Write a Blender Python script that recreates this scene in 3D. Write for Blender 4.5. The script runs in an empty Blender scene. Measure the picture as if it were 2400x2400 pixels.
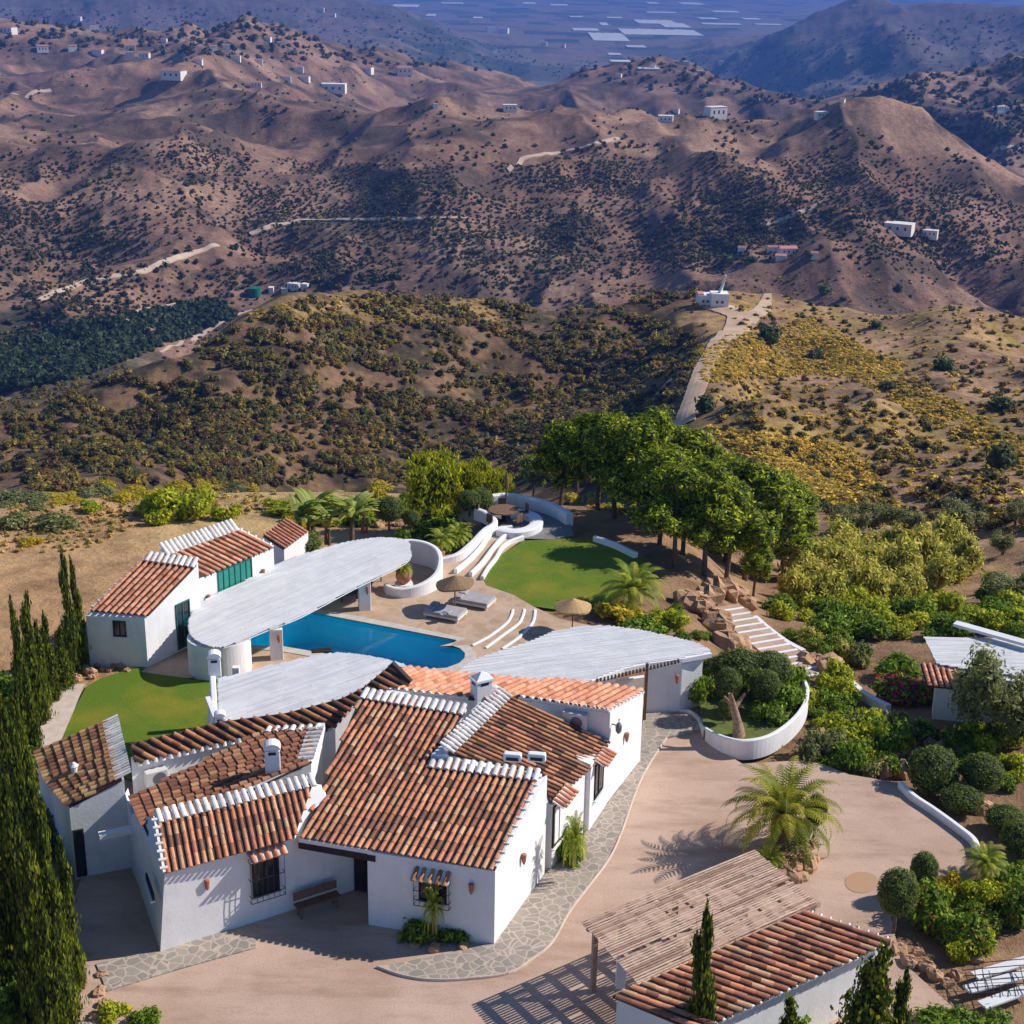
import bpy, math, random
import numpy as np
from mathutils import Vector
random.seed(7); RNG = np.random.default_rng(7)
R = math.radians
S = bpy.context.scene
COL = S.collection

# ------------------------------------------------------------------ camera, sky, sun, exposure
FPX = 3600.0; PITCH = math.atan(1330/3600); ROLL = R(1.0); HC = 33.0
cam = bpy.data.cameras.new("camera"); camo = bpy.data.objects.new("camera", cam); COL.objects.link(camo)
cam.sensor_width = 36; cam.lens = 36*FPX/2400; cam.clip_start = 0.5; cam.clip_end = 60000
camo.location = (0, 0, HC)
_f = np.array([0, math.cos(PITCH), -math.sin(PITCH)]); _r = np.array([1., 0, 0]); _u = np.cross(_r, _f)
_r2 = _r*math.cos(ROLL)+_u*math.sin(ROLL); _u2 = -_r*math.sin(ROLL)+_u*math.cos(ROLL)
from mathutils import Matrix
camo.rotation_euler = Matrix((( _r2[0], _u2[0], -_f[0]), (_r2[1], _u2[1], -_f[1]), (_r2[2], _u2[2], -_f[2]))).to_euler()
S.camera = camo
SUN_AZ = (0.97, 0.23); SUN_EL = R(37)
w = bpy.data.worlds.new("World"); S.world = w; w.use_nodes = True
nt = w.node_tree; bg = nt.nodes["Background"]; sky = nt.nodes.new("ShaderNodeTexSky")
sky.sky_type = 'NISHITA'; sky.sun_disc = False; sky.sun_elevation = SUN_EL
sky.sun_rotation = math.atan2(SUN_AZ[0], SUN_AZ[1]); sky.air_density = 1.0; sky.dust_density = 0.1; sky.ozone_density = 9.0
nt.links.new(sky.outputs[0], bg.inputs[0]); bg.inputs[1].default_value = 0.10
sl = bpy.data.lights.new("sun", 'SUN'); sl.energy = 4.7; sl.angle = R(0.5); sl.color = (1.0, 0.93, 0.84)
so = bpy.data.objects.new("sun", sl); COL.objects.link(so)
_n = math.hypot(*SUN_AZ); SD = Vector((SUN_AZ[0]/_n*math.cos(SUN_EL), SUN_AZ[1]/_n*math.cos(SUN_EL), math.sin(SUN_EL)))
so.rotation_euler = SD.to_track_quat('Z', 'Y').to_euler(); so.location = (60, 10, 80)
S.view_settings.view_transform = 'Standard'; S.view_settings.look = 'None'
S.view_settings.exposure = 0.18; S.view_settings.gamma = 1.0
S.cycles.transparent_max_bounces = 12; S.cycles.max_bounces = 6; S.cycles.volume_bounces = 0
S.cycles.volume_step_rate = 1.0

# ------------------------------------------------------------------ survey helpers (photo survey points -> metres)
CP = np.array([0, 0, HC])
def ray(x, y): return _f+_r2*((x-1200)/FPX)+_u2*((1200-y)/FPX)
def P(x, y, z=0.0):
    d = ray(x, y); return CP+d*((z-HC)/d[2])
def proj(p):
    v = np.asarray(p, float)-CP; z = v@_f
    return 1200+FPX*(v@_r2)/z, 1200-FPX*(v@_u2)/z
def hgt(b, y):
    lo, hi = b[2]-3, HC-2
    for _ in range(50):
        m = (lo+hi)/2
        if proj((b[0], b[1], m))[1] > y: lo = m
        else: hi = m
    return lo
def plane(a, b, c):
    a, b, c = map(np.array, (a, b, c)); n = np.cross(b-a, c-a); n = n/np.linalg.norm(n)
    return a, (n if n[2] > 0 else -n)
def RP(x, y, pl):
    d = ray(x, y); return CP+d*(((pl[0]-CP)@pl[1])/(d@pl[1]))
def plz(pl, x, y): return pl[0][2]-((x-pl[0][0])*pl[1][0]+(y-pl[0][1])*pl[1][1])/pl[1][2]
def wallplane(A, B):
    A, B = np.array(A, float), np.array(B, float); d = B-A; d[2] = 0; d /= np.linalg.norm(d)
    n = np.array([d[1], -d[0], 0.]);
    if n@(CP-A) < 0: n = -n
    return A, n

# ------------------------------------------------------------------ noise
def _hash(i, j, s):
    h = (i.astype(np.int64)*374761393+j.astype(np.int64)*668265263+s*1442695041) & 0xffffffff
    h = ((h ^ (h >> 13))*1274126177) & 0xffffffff
    return ((h ^ (h >> 16)) & 0xffffff)/float(0xffffff)
def vnoise(x, y, s=0):
    xi, yi = np.floor(x), np.floor(y); fx, fy = x-xi, y-yi
    fx = fx*fx*fx*(fx*(fx*6-15)+10); fy = fy*fy*fy*(fy*(fy*6-15)+10)
    a = _hash(xi, yi, s); b = _hash(xi+1, yi, s); c = _hash(xi, yi+1, s); d = _hash(xi+1, yi+1, s)
    return (a*(1-fx)+b*fx)*(1-fy)+(c*(1-fx)+d*fx)*fy
def fbm(x, y, s=0, o=4):
    t = 0; a = 1.0; n = 0
    for k in range(o):
        t = t+a*vnoise(x*2**k+k*17.3, y*2**k-k*9.1, s+k); n += a; a *= 0.5
    return t/n
def sstep(a, b, x):
    t = np.clip((x-a)/(b-a), 0, 1); return t*t*(3-2*t)

# ------------------------------------------------------------------ materials
def newmat(name):
    m = bpy.data.materials.new(name); m.use_nodes = True
    return m, m.node_tree.nodes, m.node_tree.links, m.node_tree.nodes["Principled BSDF"]
def _mixc(N, L, fac, a, b, mode='MIX'):
    mx = N.new("ShaderNodeMix"); mx.data_type = 'RGBA'; mx.blend_type = mode
    for k, v in ((0, fac), (6, a), (7, b)):
        if hasattr(v, 'links'): L.new(v, mx.inputs[k])
        else: mx.inputs[k].default_value = (v if k == 0 else (*v, 1) if len(v) == 3 else v)
    return mx.outputs[2]
def _noise(N, L, scale, detail=4, rough=.6, co=None, dist=0):
    t = N.new("ShaderNodeTexNoise"); t.inputs["Scale"].default_value = scale
    t.inputs["Detail"].default_value = detail; t.inputs["Roughness"].default_value = rough; t.inputs["Distortion"].default_value = dist
    if co: L.new(co, t.inputs["Vector"])
    return t.outputs["Fac"]
def _ramp(N, L, f, stops):
    r = N.new("ShaderNodeValToRGB"); e = r.color_ramp.elements
    while len(e) < len(stops): e.new(0.5)
    for q, (p, c) in zip(e, stops): q.position = p; q.color = (*c, 1) if len(c) == 3 else c
    L.new(f, r.inputs[0]); return r.outputs[0]
def _pos(N): return N.new("ShaderNodeNewGeometry").outputs["Position"]
def _bump(N, L, f, B, strength=.3, dist=.05):
    b = N.new("ShaderNodeBump"); b.inputs["Strength"].default_value = strength; b.inputs["Distance"].default_value = dist
    L.new(f, b.inputs["Height"]); L.new(b.outputs[0], B.inputs["Normal"])
def mat(name, c1, c2=None, scale=3, rough=.85, bump=0, bscale=None, bdist=.03, attr=False, spec=.3, metal=0, lo=.35, hi=.65):
    m, N, L, B = newmat(name); p = _pos(N)
    c2 = c2 or tuple(min(1, v*.85) for v in c1)
    col = _mixc(N, L, _ramp(N, L, _noise(N, L, scale, co=p), [(lo, (0, 0, 0)), (hi, (1, 1, 1))]), c1, c2)
    if attr:
        a = N.new("ShaderNodeAttribute"); a.attribute_name = "Col"
        col = _mixc(N, L, 1.0, a.outputs["Color"], col, 'MULTIPLY')
    L.new(col, B.inputs["Base Color"]); B.inputs["Roughness"].default_value = rough
    B.inputs["Specular IOR Level"].default_value = spec; B.inputs["Metallic"].default_value = metal
    if bump: _bump(N, L, _noise(N, L, bscale or scale*4, 5, co=p), B, bump, bdist)
    return m
def leafmat(name, tint=(1, 1, 1), trans=.35):
    m, N, L, B = newmat(name); p = _pos(N)
    a = N.new("ShaderNodeAttribute"); a.attribute_name = "Col"
    c = _mixc(N, L, 1.0, a.outputs["Color"], tint, 'MULTIPLY')
    L.new(c, B.inputs["Base Color"]); B.inputs["Roughness"].default_value = .6; B.inputs["Specular IOR Level"].default_value = .25
    t = N.new("ShaderNodeBsdfTranslucent"); L.new(c, t.inputs[0])
    mx = N.new("ShaderNodeMixShader"); mx.inputs[0].default_value = trans
    L.new(B.outputs[0], mx.inputs[1]); L.new(t.outputs[0], mx.inputs[2]); L.new(mx.outputs[0], N["Material Output"].inputs[0])
    return m
def flagmat(name, stone, stone2, grout, scale, gw=.045, bump=.4):
    m, N, L, B = newmat(name); p = _pos(N)
    wv = N.new("ShaderNodeTexNoise"); wv.inputs["Scale"].default_value = 1.5; L.new(p, wv.inputs["Vector"])
    ad = N.new("ShaderNodeVectorMath"); ad.operation = 'MULTIPLY_ADD'; L.new(wv.outputs["Color"], ad.inputs[0]); ad.inputs[1].default_value = (.35, .35, 0); L.new(p, ad.inputs[2])
    v = N.new("ShaderNodeTexVoronoi"); v.feature = 'DISTANCE_TO_EDGE'; v.inputs["Scale"].default_value = scale; L.new(ad.outputs[0], v.inputs["Vector"])
    v2 = N.new("ShaderNodeTexVoronoi"); v2.inputs["Scale"].default_value = scale; L.new(ad.outputs[0], v2.inputs["Vector"])
    sc = _mixc(N, L, _ramp(N, L, v2.outputs["Color"], [(.2, (0, 0, 0)), (.8, (1, 1, 1))]), stone, stone2)
    sc = _mixc(N, L, _ramp(N, L, _noise(N, L, 4, 6, .7, p), [(.3, (0, 0, 0)), (.8, (.5, .5, .5))]), sc, tuple(x*.6 for x in stone))
    e = _ramp(N, L, v.outputs["Distance"], [(gw*.5, (1, 1, 1)), (gw*1.4, (0, 0, 0))])
    L.new(_mixc(N, L, e, sc, grout), B.inputs["Base Color"]); B.inputs["Roughness"].default_value = .85
    _bump(N, L, v.outputs["Distance"], B, bump, .02)
    return m

M = {}
M['white'] = mat('white_render', (.84, .83, .83), (.77, .76, .765), 1.3, .9, .25, 9, .03)
M['whitewood'] = mat('white_reed', (.75, .75, .745), (.66, .66, .67), 1.2, .8, .3, 20, attr=True)
M['wood'] = mat('weathered_wood', (1.0, .97, .93), (.72, .66, .60), 4.0, .8, .3, 30, attr=True)
M['brownwood'] = mat('brown_wood', (.22, .13, .08), (.15, .09, .06), 5)
M['darkwood'] = mat('dark_wood', (.05, .035, .03), (.03, .02, .02), 3)
M['tile'] = mat('clay_tile', (1.08, 1.04, 1.0), (.80, .72, .66), 5.0, .8, .3, 25, attr=True, lo=.4, hi=.75)
M['channel'] = mat('clay_channel', (.085, .04, .025), (.05, .028, .022), 4)
M['glass'] = mat('dark_glass', (.02, .022, .028), (.03, .03, .035), 1, .12, spec=.6)
M['iron'] = mat('black_iron', (.02, .02, .022), (.03, .03, .03), 2, .5)
M['greenframe'] = mat('green_frame', (.02, .16, .13), (.015, .11, .10), 2, .5)
M['terra'] = mat('terracotta', (.48, .20, .11), (.36, .15, .09), 4, .8)
M['gravel'] = mat('pink_gravel', (.56, .40, .31), (.43, .29, .21), .28, .95, .5, 45, .02, lo=.38, hi=.7)
M['pale'] = mat('pale_paving', (.62, .52, .44), (.52, .42, .34), 2, .9, .3, 12)
M['flag'] = flagmat('flagstone', (.29, .255, .22), (.39, .33, .27), (.50, .41, .33), 2.7, .055)
M['terrace'] = flagmat('terrace_stone', (.50, .34, .22), (.60, .42, .29), (.50, .40, .30), 1.7, .035, .2)
M['lawn'] = mat('lawn_grass', (.125, .205, .011), (.27, .25, .02), .28, .95, .9, 30, .06, lo=.47, hi=.7)
M['coping'] = mat('pool_coping', (.60, .53, .46), (.50, .44, .38), 3, .8)
M['pooltile'] = mat('pool_tile', (.02, .62, .78), (.02, .55, .74), .8, .6)
M['rock'] = mat('ochre_rock', (.56, .34, .19), (.36, .22, .14), 1.6, .9, .8, 6, .08)
M['bark'] = mat('tree_bark', (.20, .13, .09), (.11, .075, .055), 6, .95, .6, 20)
M['leaf'] = leafmat('foliage', (1.55, 1.42, 1.05), .42)
M['thatch'] = mat('thatch_straw', (.34, .22, .12), (.20, .13, .08), 9, .95, .7, 40)
M['thatchlight'] = mat('thatch_straw_pale', (.56, .37, .17), (.40, .26, .13), 9, .95, .7, 40)
M['cushion'] = mat('grey_cushion', (.42, .40, .41), (.35, .33, .34), 2, .9)
M['navy'] = mat('navy_cloth', (.03, .07, .13), (.02, .05, .10), 2, .9)
M['plastic'] = mat('white_metal', (.72, .71, .68), (.64, .63, .60), 2, .5)
M['grey'] = mat('grey_metal', (.20, .20, .21), (.14, .14, .15), 2, .5)
M['road'] = mat('dirt_road', (.60, .42, .29), (.48, .33, .22), .25, .95, .5, 3, .1)
M['paleroad'] = mat('pale_dirt_road', (.56, .43, .33), (.46, .35, .27), .1, .95)
M['greenhouse'] = mat('greenhouse_plastic', (.62, .60, .58), (.45, .45, .47), .02, .7)
M['tankgreen'] = mat('green_tank', (.01, .17, .12), (.01, .13, .10), 1, .5)
def overlay(mname, scale, stops, vec=None, detail=5):
    m_ = M[mname]; N_ = m_.node_tree.nodes; L_ = m_.node_tree.links; B_ = N_["Principled BSDF"]; src = B_.inputs["Base Color"].links[0].from_socket; p_ = _pos(N_)
    if vec: mp_ = N_.new("ShaderNodeVectorMath"); mp_.operation = 'MULTIPLY'; mp_.inputs[1].default_value = vec; L_.new(p_, mp_.inputs[0]); p_ = mp_.outputs[0]
    L_.new(_mixc(N_, L_, 1.0, src, _ramp(N_, L_, _noise(N_, L_, scale, detail, .7, p_), stops), 'MULTIPLY'), B_.inputs["Base Color"])
overlay('white', 1.0, [(.30, (.93, .92, .90)), (.48, (1, 1, 1)), (1, (1, 1, 1))], (3.5, 3.5, .35))
overlay('gravel', 14, [(.3, (.74, .72, .70)), (.5, (1, 1, 1)), (.72, (1.12, 1.1, 1.08))], None, 8); overlay('gravel', 1.0, [(.34, (.80, .76, .72)), (.5, (1, 1, 1)), (.7, (1.06, 1.05, 1.03))], (.22, .9, 1))
overlay('lawn', 9, [(.3, (.72, .74, .7)), (.55, (1, 1, 1)), (.75, (1.15, 1.12, 1))], None, 8); overlay('terrace', .5, [(.35, (.82, .78, .74)), (.55, (1, 1, 1))], None)
# water
m, N, L, B = newmat('pool_water'); M['water'] = m
tr = N.new("ShaderNodeBsdfTransparent"); tr.inputs[0].default_value = (.50, .97, 1.0, 1)
gl = N.new("ShaderNodeBsdfGlossy"); gl.inputs["Roughness"].default_value = .03
fr = N.new("ShaderNodeLayerWeight"); fr.inputs[0].default_value = .5
pw = N.new("ShaderNodeMath"); pw.operation = 'POWER'; pw.inputs[1].default_value = 4.0; L.new(fr.outputs[1], pw.inputs[0])
bp = N.new("ShaderNodeBump"); bp.inputs["Strength"].default_value = .12; bp.inputs["Distance"].default_value = .05
L.new(_noise(N, L, 2.5, 3, .6, _pos(N)), bp.inputs["Height"]); L.new(bp.outputs[0], gl.inputs["Normal"]); L.new(bp.outputs[0], fr.inputs["Normal"])
mx = N.new("ShaderNodeMixShader"); L.new(pw.outputs[0], mx.inputs[0]); L.new(tr.outputs[0], mx.inputs[1]); L.new(gl.outputs[0], mx.inputs[2])
L.new(mx.outputs[0], N["Material Output"].inputs[0])
# terrain
m, N, L, B = newmat('hill_earth'); M['earth'] = m; p = _pos(N)
a = N.new("ShaderNodeAttribute"); a.attribute_name = "Col"
n1 = _ramp(N, L, _noise(N, L, .35, 8, .7, p), [(.32, (.52, .50, .50)), (.55, (1, 1, 1)), (.75, (1.25, 1.2, 1.12))])
n2 = _ramp(N, L, _noise(N, L, .03, 8, .72, p), [(.35, (.62, .60, .62)), (.55, (1, 1, 1)), (.72, (1.2, 1.15, 1.1))])
c = _mixc(N, L, 1.0, a.outputs["Color"], n1, 'MULTIPLY'); c = _mixc(N, L, 1.0, c, n2, 'MULTIPLY')
L.new(c, B.inputs["Base Color"]); B.inputs["Roughness"].default_value = .98; B.inputs["Specular IOR Level"].default_value = .1
_bump(N, L, _noise(N, L, .5, 8, .75, p), B, .8, .8)

# ------------------------------------------------------------------ mesh helpers
def tag(o, label=None, cat=None, group=None, kind=None):
    if label: o['label'] = label
    if cat: o['category'] = cat
    if group: o['group'] = group
    if kind: o['kind'] = kind
    return o
def thing(name, label, cat, loc=(0, 0, 0), group=None, rz=0):
    o = bpy.data.objects.new(name, None); COL.objects.link(o); o.location = tuple(float(v) for v in loc)
    o.rotation_euler = (0, 0, rz); o.empty_display_size = .3
    return tag(o, label, cat, group)
def rootloc(o):
    while o.parent: o = o.parent
    return np.array(o.location)
def mesh_np(name, V, Fq, mtl, parent=None, cols=None, smooth=False, local=False):
    """V (n,3); Fq list/array of equal-size faces, or list of lists; cols per face"""
    V = np.asarray(V, float)
    if parent is not None and not local: V = V-rootloc(parent)
    me = bpy.data.meshes.new(name)
    if isinstance(Fq, np.ndarray):
        k = Fq.shape[1]; nf = len(Fq); me.vertices.add(len(V)); me.vertices.foreach_set("co", V.astype(np.float32).ravel())
        me.loops.add(nf*k); me.loops.foreach_set("vertex_index", Fq.astype(np.int32).ravel())
        me.polygons.add(nf); me.polygons.foreach_set("loop_start", np.arange(0, nf*k, k, dtype=np.int32))
        me.update(calc_edges=True); ks = np.full(nf, k)
    else:
        me.from_pydata([tuple(v) for v in V], [], [tuple(f) for f in Fq]); ks = np.array([len(f) for f in Fq])
    if cols is not None:
        cc = np.asarray(cols, float)
        at = me.attributes.new("Col", 'FLOAT_COLOR', 'CORNER')
        c4 = np.ones((int(ks.sum()), 4), np.float32); c4[:, :3] = np.repeat(cc, ks, axis=0); at.data.foreach_set("color", c4.ravel())
    if smooth: me.polygons.foreach_set("use_smooth", np.ones(len(me.polygons), bool))
    me.materials.append(M[mtl] if isinstance(mtl, str) else mtl)
    o = bpy.data.objects.new(name, me); COL.objects.link(o)
    if parent is not None: o.parent = parent
    return o
class MB:
    def __init__(s): s.v = []; s.f = []; s.c = []
    def add(s, V, F, c=(1, 1, 1)):
        b = len(s.v); s.v += [tuple(map(float, p)) for p in V]; s.f += [tuple(i+b for i in f) for f in F]; s.c += [c]*len(F); return s
    def box(s, c, d, rz=0, col=(1, 1, 1), taper=1.0):
        x, y, z = d[0]/2, d[1]/2, d[2]/2; cs, sn = math.cos(rz), math.sin(rz); V = []
        for k, (a, b, e) in enumerate([(-x, -y, -z), (x, -y, -z), (x, y, -z), (-x, y, -z), (-x, -y, z), (x, -y, z), (x, y, z), (-x, y, z)]):
            if e > 0: a *= taper; b *= taper
            V.append((c[0]+a*cs-b*sn, c[1]+a*sn+b*cs, c[2]+e))
        return s.add(V, [(0, 3, 2, 1), (4, 5, 6, 7), (0, 1, 5, 4), (1, 2, 6, 5), (2, 3, 7, 6), (3, 0, 4, 7)], col)
    def bar(s, a, b, w_, h_=None, col=(1, 1, 1), up=(0, 0, 1)):
        a, b = np.array(a, float), np.array(b, float); h_ = h_ or w_; d = b-a; d /= np.linalg.norm(d)+1e-9
        up = np.array(up, float)
        if abs(d@up) > .98: up = np.array([1., 0, 0])
        sd = np.cross(d, up); sd /= np.linalg.norm(sd); u = np.cross(sd, d); V = []
        for q in (a, b):
            for i, j in ((-1, -1), (1, -1), (1, 1), (-1, 1)): V.append(q+sd*i*w_/2+u*j*h_/2)
        return s.add(V, [(0, 1, 2, 3), (7, 6, 5, 4), (0, 4, 5, 1), (1, 5, 6, 2), (2, 6, 7, 3), (3, 7, 4, 0)], col)
    def tube(s, pts, rad, n=8, col=(1, 1, 1)):
        pts = [np.array(p, float) for p in pts]; V = []; F = []
        for i, p in enumerate(pts):
            d = pts[min(i+1, len(pts)-1)]-pts[max(i-1, 0)]; d /= np.linalg.norm(d)+1e-9
            a = np.cross(d, (0, 0, 1.)) if abs(d[2]) < .9 else np.cross(d, (1., 0, 0)); a /= np.linalg.norm(a); b = np.cross(d, a)
            r = rad[i] if hasattr(rad, '__len__') else rad
            for k in range(n):
                t = 2*math.pi*k/n; V.append(p+a*r*math.cos(t)+b*r*math.sin(t))
        for i in range(len(pts)-1):
            for k in range(n): F.append((i*n+k, i*n+(k+1) % n, (i+1)*n+(k+1) % n, (i+1)*n+k))
        F.append(tuple(range(n))); F.append(tuple((len(pts)-1)*n+k for k in reversed(range(n))))
        return s.add(V, F, col)
    def lathe(s, c, prof, n=20, col=(1, 1, 1)):
        V = []; F = []
        for r, z in prof:
            for k in range(n): t = 2*math.pi*k/n; V.append((c[0]+r*math.cos(t), c[1]+r*math.sin(t), c[2]+z))
        for i in range(len(prof)-1):
            for k in range(n): F.append((i*n+k, i*n+(k+1) % n, (i+1)*n+(k+1) % n, (i+1)*n+k))
        F.append(tuple(reversed(range(n)))); F.append(tuple((len(prof)-1)*n+k for k in range(n)))
        return s.add(V, F, col)
    def build(s, name, mtl, parent=None, smooth=False, local=False, bevel=0):
        o = mesh_np(name, s.v, s.f, mtl, parent, s.c, smooth, local)
        if bevel:
            b = o.modifiers.new("b", 'BEVEL'); b.width = bevel; b.segments = 2; b.limit_method = 'ANGLE'
        return o
def copy_tree(o, parent=None):
    c = o.copy(); COL.objects.link(c)
    if parent is not None: c.parent = parent
    for ch in list(o.children): copy_tree(ch, c)
    return c

# ------------------------------------------------------------------ terrain: ridges and valleys as survey profiles
def tandep(x, y):
    d = ray(x, y); return -d[2]/math.hypot(d[0], d[1])
def azof(x, y=900):
    d = ray(x, y); return math.atan2(d[0], d[1])
XS = np.array([-3600, -1600, -700, 0, 150, 300, 450, 600, 750, 900, 1050, 1200, 1350, 1500, 1590, 1660, 1800, 1950, 2100, 2250, 2400, 3100, 4200, 6500.])
AZS = np.array([azof(x) for x in XS])
def row(Ds, ys=None, zs=None):
    D = np.interp(XS, [a for a, b in Ds], [b for a, b in Ds]) if hasattr(Ds, '__len__') else np.full(len(XS), float(Ds))
    z = np.full(len(XS), np.nan)
    if zs is not None: z = np.interp(XS, [a for a, b in zs], [b for a, b in zs]) if hasattr(zs, '__len__') else np.full(len(XS), float(zs))
    if ys is not None:
        lo, hi = ys[0][0], ys[-1][0]
        for i, x in enumerate(XS):
            if zs is None or lo <= x <= hi:
                xx = min(max(x, -900), 3300); yy = np.interp(xx, [a for a, b in ys], [b for a, b in ys]); z[i] = HC-D[i]*tandep(xx, yy)
    return D, z
ROWS = [
 row(16, zs=0), row(48, zs=0),
 row([(0, 76), (1500, 76), (1800, 62), (2400, 58)], zs=[(1500, -.05), (1800, -.25), (2400, -.5)]),
 row([(-700, 104), (0, 103), (900, 104), (1200, 99), (1500, 96), (1590, 94), (1660, 90), (1800, 82), (2400, 80)],
     ys=[(-900, 1185), (0, 1168), (150, 1150), (300, 1140), (600, 1132), (950, 1134), (1200, 1158), (1500, 1178), (1590, 1205), (1660, 1270), (1800, 1455), (2100, 1500), (2400, 1500)]),
 row([(1500, 150), (1800, 140)], zs=[(900, -44), (1200, -40), (1500, -28), (1660, -20), (1800, -14)], ys=[(1800, 1230), (2100, 1240), (2400, 1250)]),
 row([(0, 290), (1200, 290), (1500, 262), (1800, 215), (2400, 205)],
     ys=[(-900, 1180), (0, 1130), (900, 1124), (1200, 1135), (1400, 1130), (1500, 1100), (1590, 1000), (1660, 1010), (1800, 1060), (2100, 1090), (2400, 1100)]),
 row([(0, 345), (1200, 370), (1660, 350), (2400, 320)],
     ys=[(-900, 1090), (0, 1055), (300, 990), (600, 905), (900, 890), (1200, 900), (1400, 880), (1500, 860), (1590, 815), (1660, 800), (1800, 825), (2100, 850), (2400, 860)]),
 row([(0, 370), (300, 380), (600, 410), (900, 440), (1200, 460), (2400, 460)],
     ys=[(-900, 1010), (0, 950), (186, 885), (310, 848), (404, 823), (497, 786), (560, 736), (640, 700), (714, 680), (870, 693), (969, 671), (1056, 674), (1180, 705), (1355, 699), (1480, 668), (1597, 618), (1759, 612), (1914, 637), (2070, 643), (2194, 643), (2256, 618), (2400, 631), (3100, 640)]),
 row([(0, 600), (2400, 640)], zs=[(0, -134), (300, -132), (600, -150), (2400, -165)]),
 row(760, zs=[(0, -156), (300, -152), (600, -165), (1500, -170), (2400, -160)]),
 row(1230, ys=[(-900, 420), (0, 385), (150, 395), (300, 335), (450, 320), (600, 350), (780, 345), (900, 330), (1050, 262), (1200, 258), (1390, 267), (1540, 280), (1670, 267), (1880, 267), (1958, 250), (2130, 335), (2400, 435), (3100, 500)]),
 row(1650, zs=[(1200, -205), (2400, -230)], ys=[(-900, 300), (0, 262), (300, 235), (600, 250), (900, 295), (1050, 262)]),
 row([(0, 2600), (1500, 2500), (2400, 2300)], ys=[(-900, 60), (0, 68), (180, 100), (350, 108), (450, 113), (658, 84), (745, 95), (870, 124), (1055, 150), (1200, 170), (1324, 165), (1550, 202), (1746, 250), (1850, 290), (1990, 200), (2060, 168), (2150, 190), (2250, 150), (2400, 140), (3100, 100)]),
 row(3500, zs=-320),
 row([(0, 4700), (900, 5200), (1500, 5600), (2400, 4600)], zs=-322, ys=None),
 row(7200, zs=-330), row(16000, zs=-330), row(30000, zs=-330)]
crestC = ROWS[14]; yy = np.interp(XS, [-900, 0, 300, 600, 850, 960, 1060, 1200, 1500, 1640, 1750, 1850, 2100, 2400, 3100], [-60, -30, -25, -10, 5, 35, 75, 132, 128, 115, 75, 42, 18, -12, -60])
for i, x in enumerate(XS): crestC[1][i] = max(-330, HC-crestC[0][i]*tandep(min(max(x, -900), 3300), yy[i]))
az_d = np.linspace(azof(-150), azof(2550), 900)
AZ = np.concatenate([np.linspace(R(-85), az_d[0], 60, endpoint=False), az_d, np.linspace(az_d[-1], R(85), 61)[1:]])
LD = np.concatenate([np.linspace(math.log(16), math.log(40), 30, endpoint=False), np.linspace(math.log(40), math.log(3500), 980, endpoint=False), np.linspace(math.log(3500), math.log(30000), 240)])
DD = np.exp(LD)
kD = np.array([np.interp(AZ, AZS, r_[0]) for r_ in ROWS]); kZ = np.array([np.interp(AZ, AZS, r_[1]) for r_ in ROWS])
TZ = np.zeros((len(AZ), len(DD)))
for j in range(len(AZ)): TZ[j] = np.interp(LD, np.log(kD[:, j]), kZ[:, j])
def smooth(A, n, ax):
    k = np.hanning(n+2)[1:-1]; k /= k.sum(); pad = [(0, 0), (0, 0)]; pad[ax] = (n//2, n//2); B_ = np.pad(A, pad, mode='edge')
    return np.apply_along_axis(lambda v: np.convolve(v, k, 'valid'), ax, B_)
T0 = smooth(smooth(TZ, 71, 0), 21, 1)
GX = np.sin(AZ)[:, None]*DD[None]; GY = np.cos(AZ)[:, None]*DD[None]
NZ = np.zeros_like(T0)
wx = GX+60*fbm(GX/260, GY/260, 5, 3)-30; wy = GY+60*fbm(GX/260, GY/260, 9, 3)-30
for k, wl in enumerate((1500, 700, 320, 150, 72, 36, 17, 8)):
    rg = 1-np.abs(2*fbm(wx/wl, wy/wl*.75, 20+k, 2)-1)*2.2   # ridged
    amp = wl*(.062 if wl > 200 else .115 if wl > 30 else .07)
    NZ += amp*(rg-.45)*sstep(wl*1.0, wl*2.6, DD)[None]*(1-.55*sstep(14*wl, 40*wl, DD)[None])
fade = sstep(1.0, 1.6, DD[None]/kD[3][:, None])
plain = 1-.97*sstep(5600, 7000, DD)[None]
NZ *= fade*plain*(.55+.45*sstep(450, 800, DD))[None]; NZ -= (3.2*sstep(250, 330, DD)*sstep(560, 480, DD))[None]
_v = T0-HC; _z = GX*_f[0]+GY*_f[1]+_v*_f[2]; _px = 1200+FPX*(GX*_r2[0]+GY*_r2[1]+_v*_r2[2])/_z; _py = 1200-FPX*(GX*_u2[0]+GY*_u2[1]+_v*_u2[2])/_z
_cx = np.interp(_py, [640, 700, 740, 768, 800, 860, 930, 1000, 1040], [1790, 1715, 1730, 1728, 1690, 1650, 1625, 1603, 1595])
cor = sstep(130, 40, np.abs(_px-_cx))*sstep(1060, 1010, _py)*sstep(690, 760, _py)*.85*(DD < 520)[None]
cor = smooth(smooth(cor, 9, 0), 9, 1); NZ *= 1-.92*cor; del _v, _z, _px, _py, _cx
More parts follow.
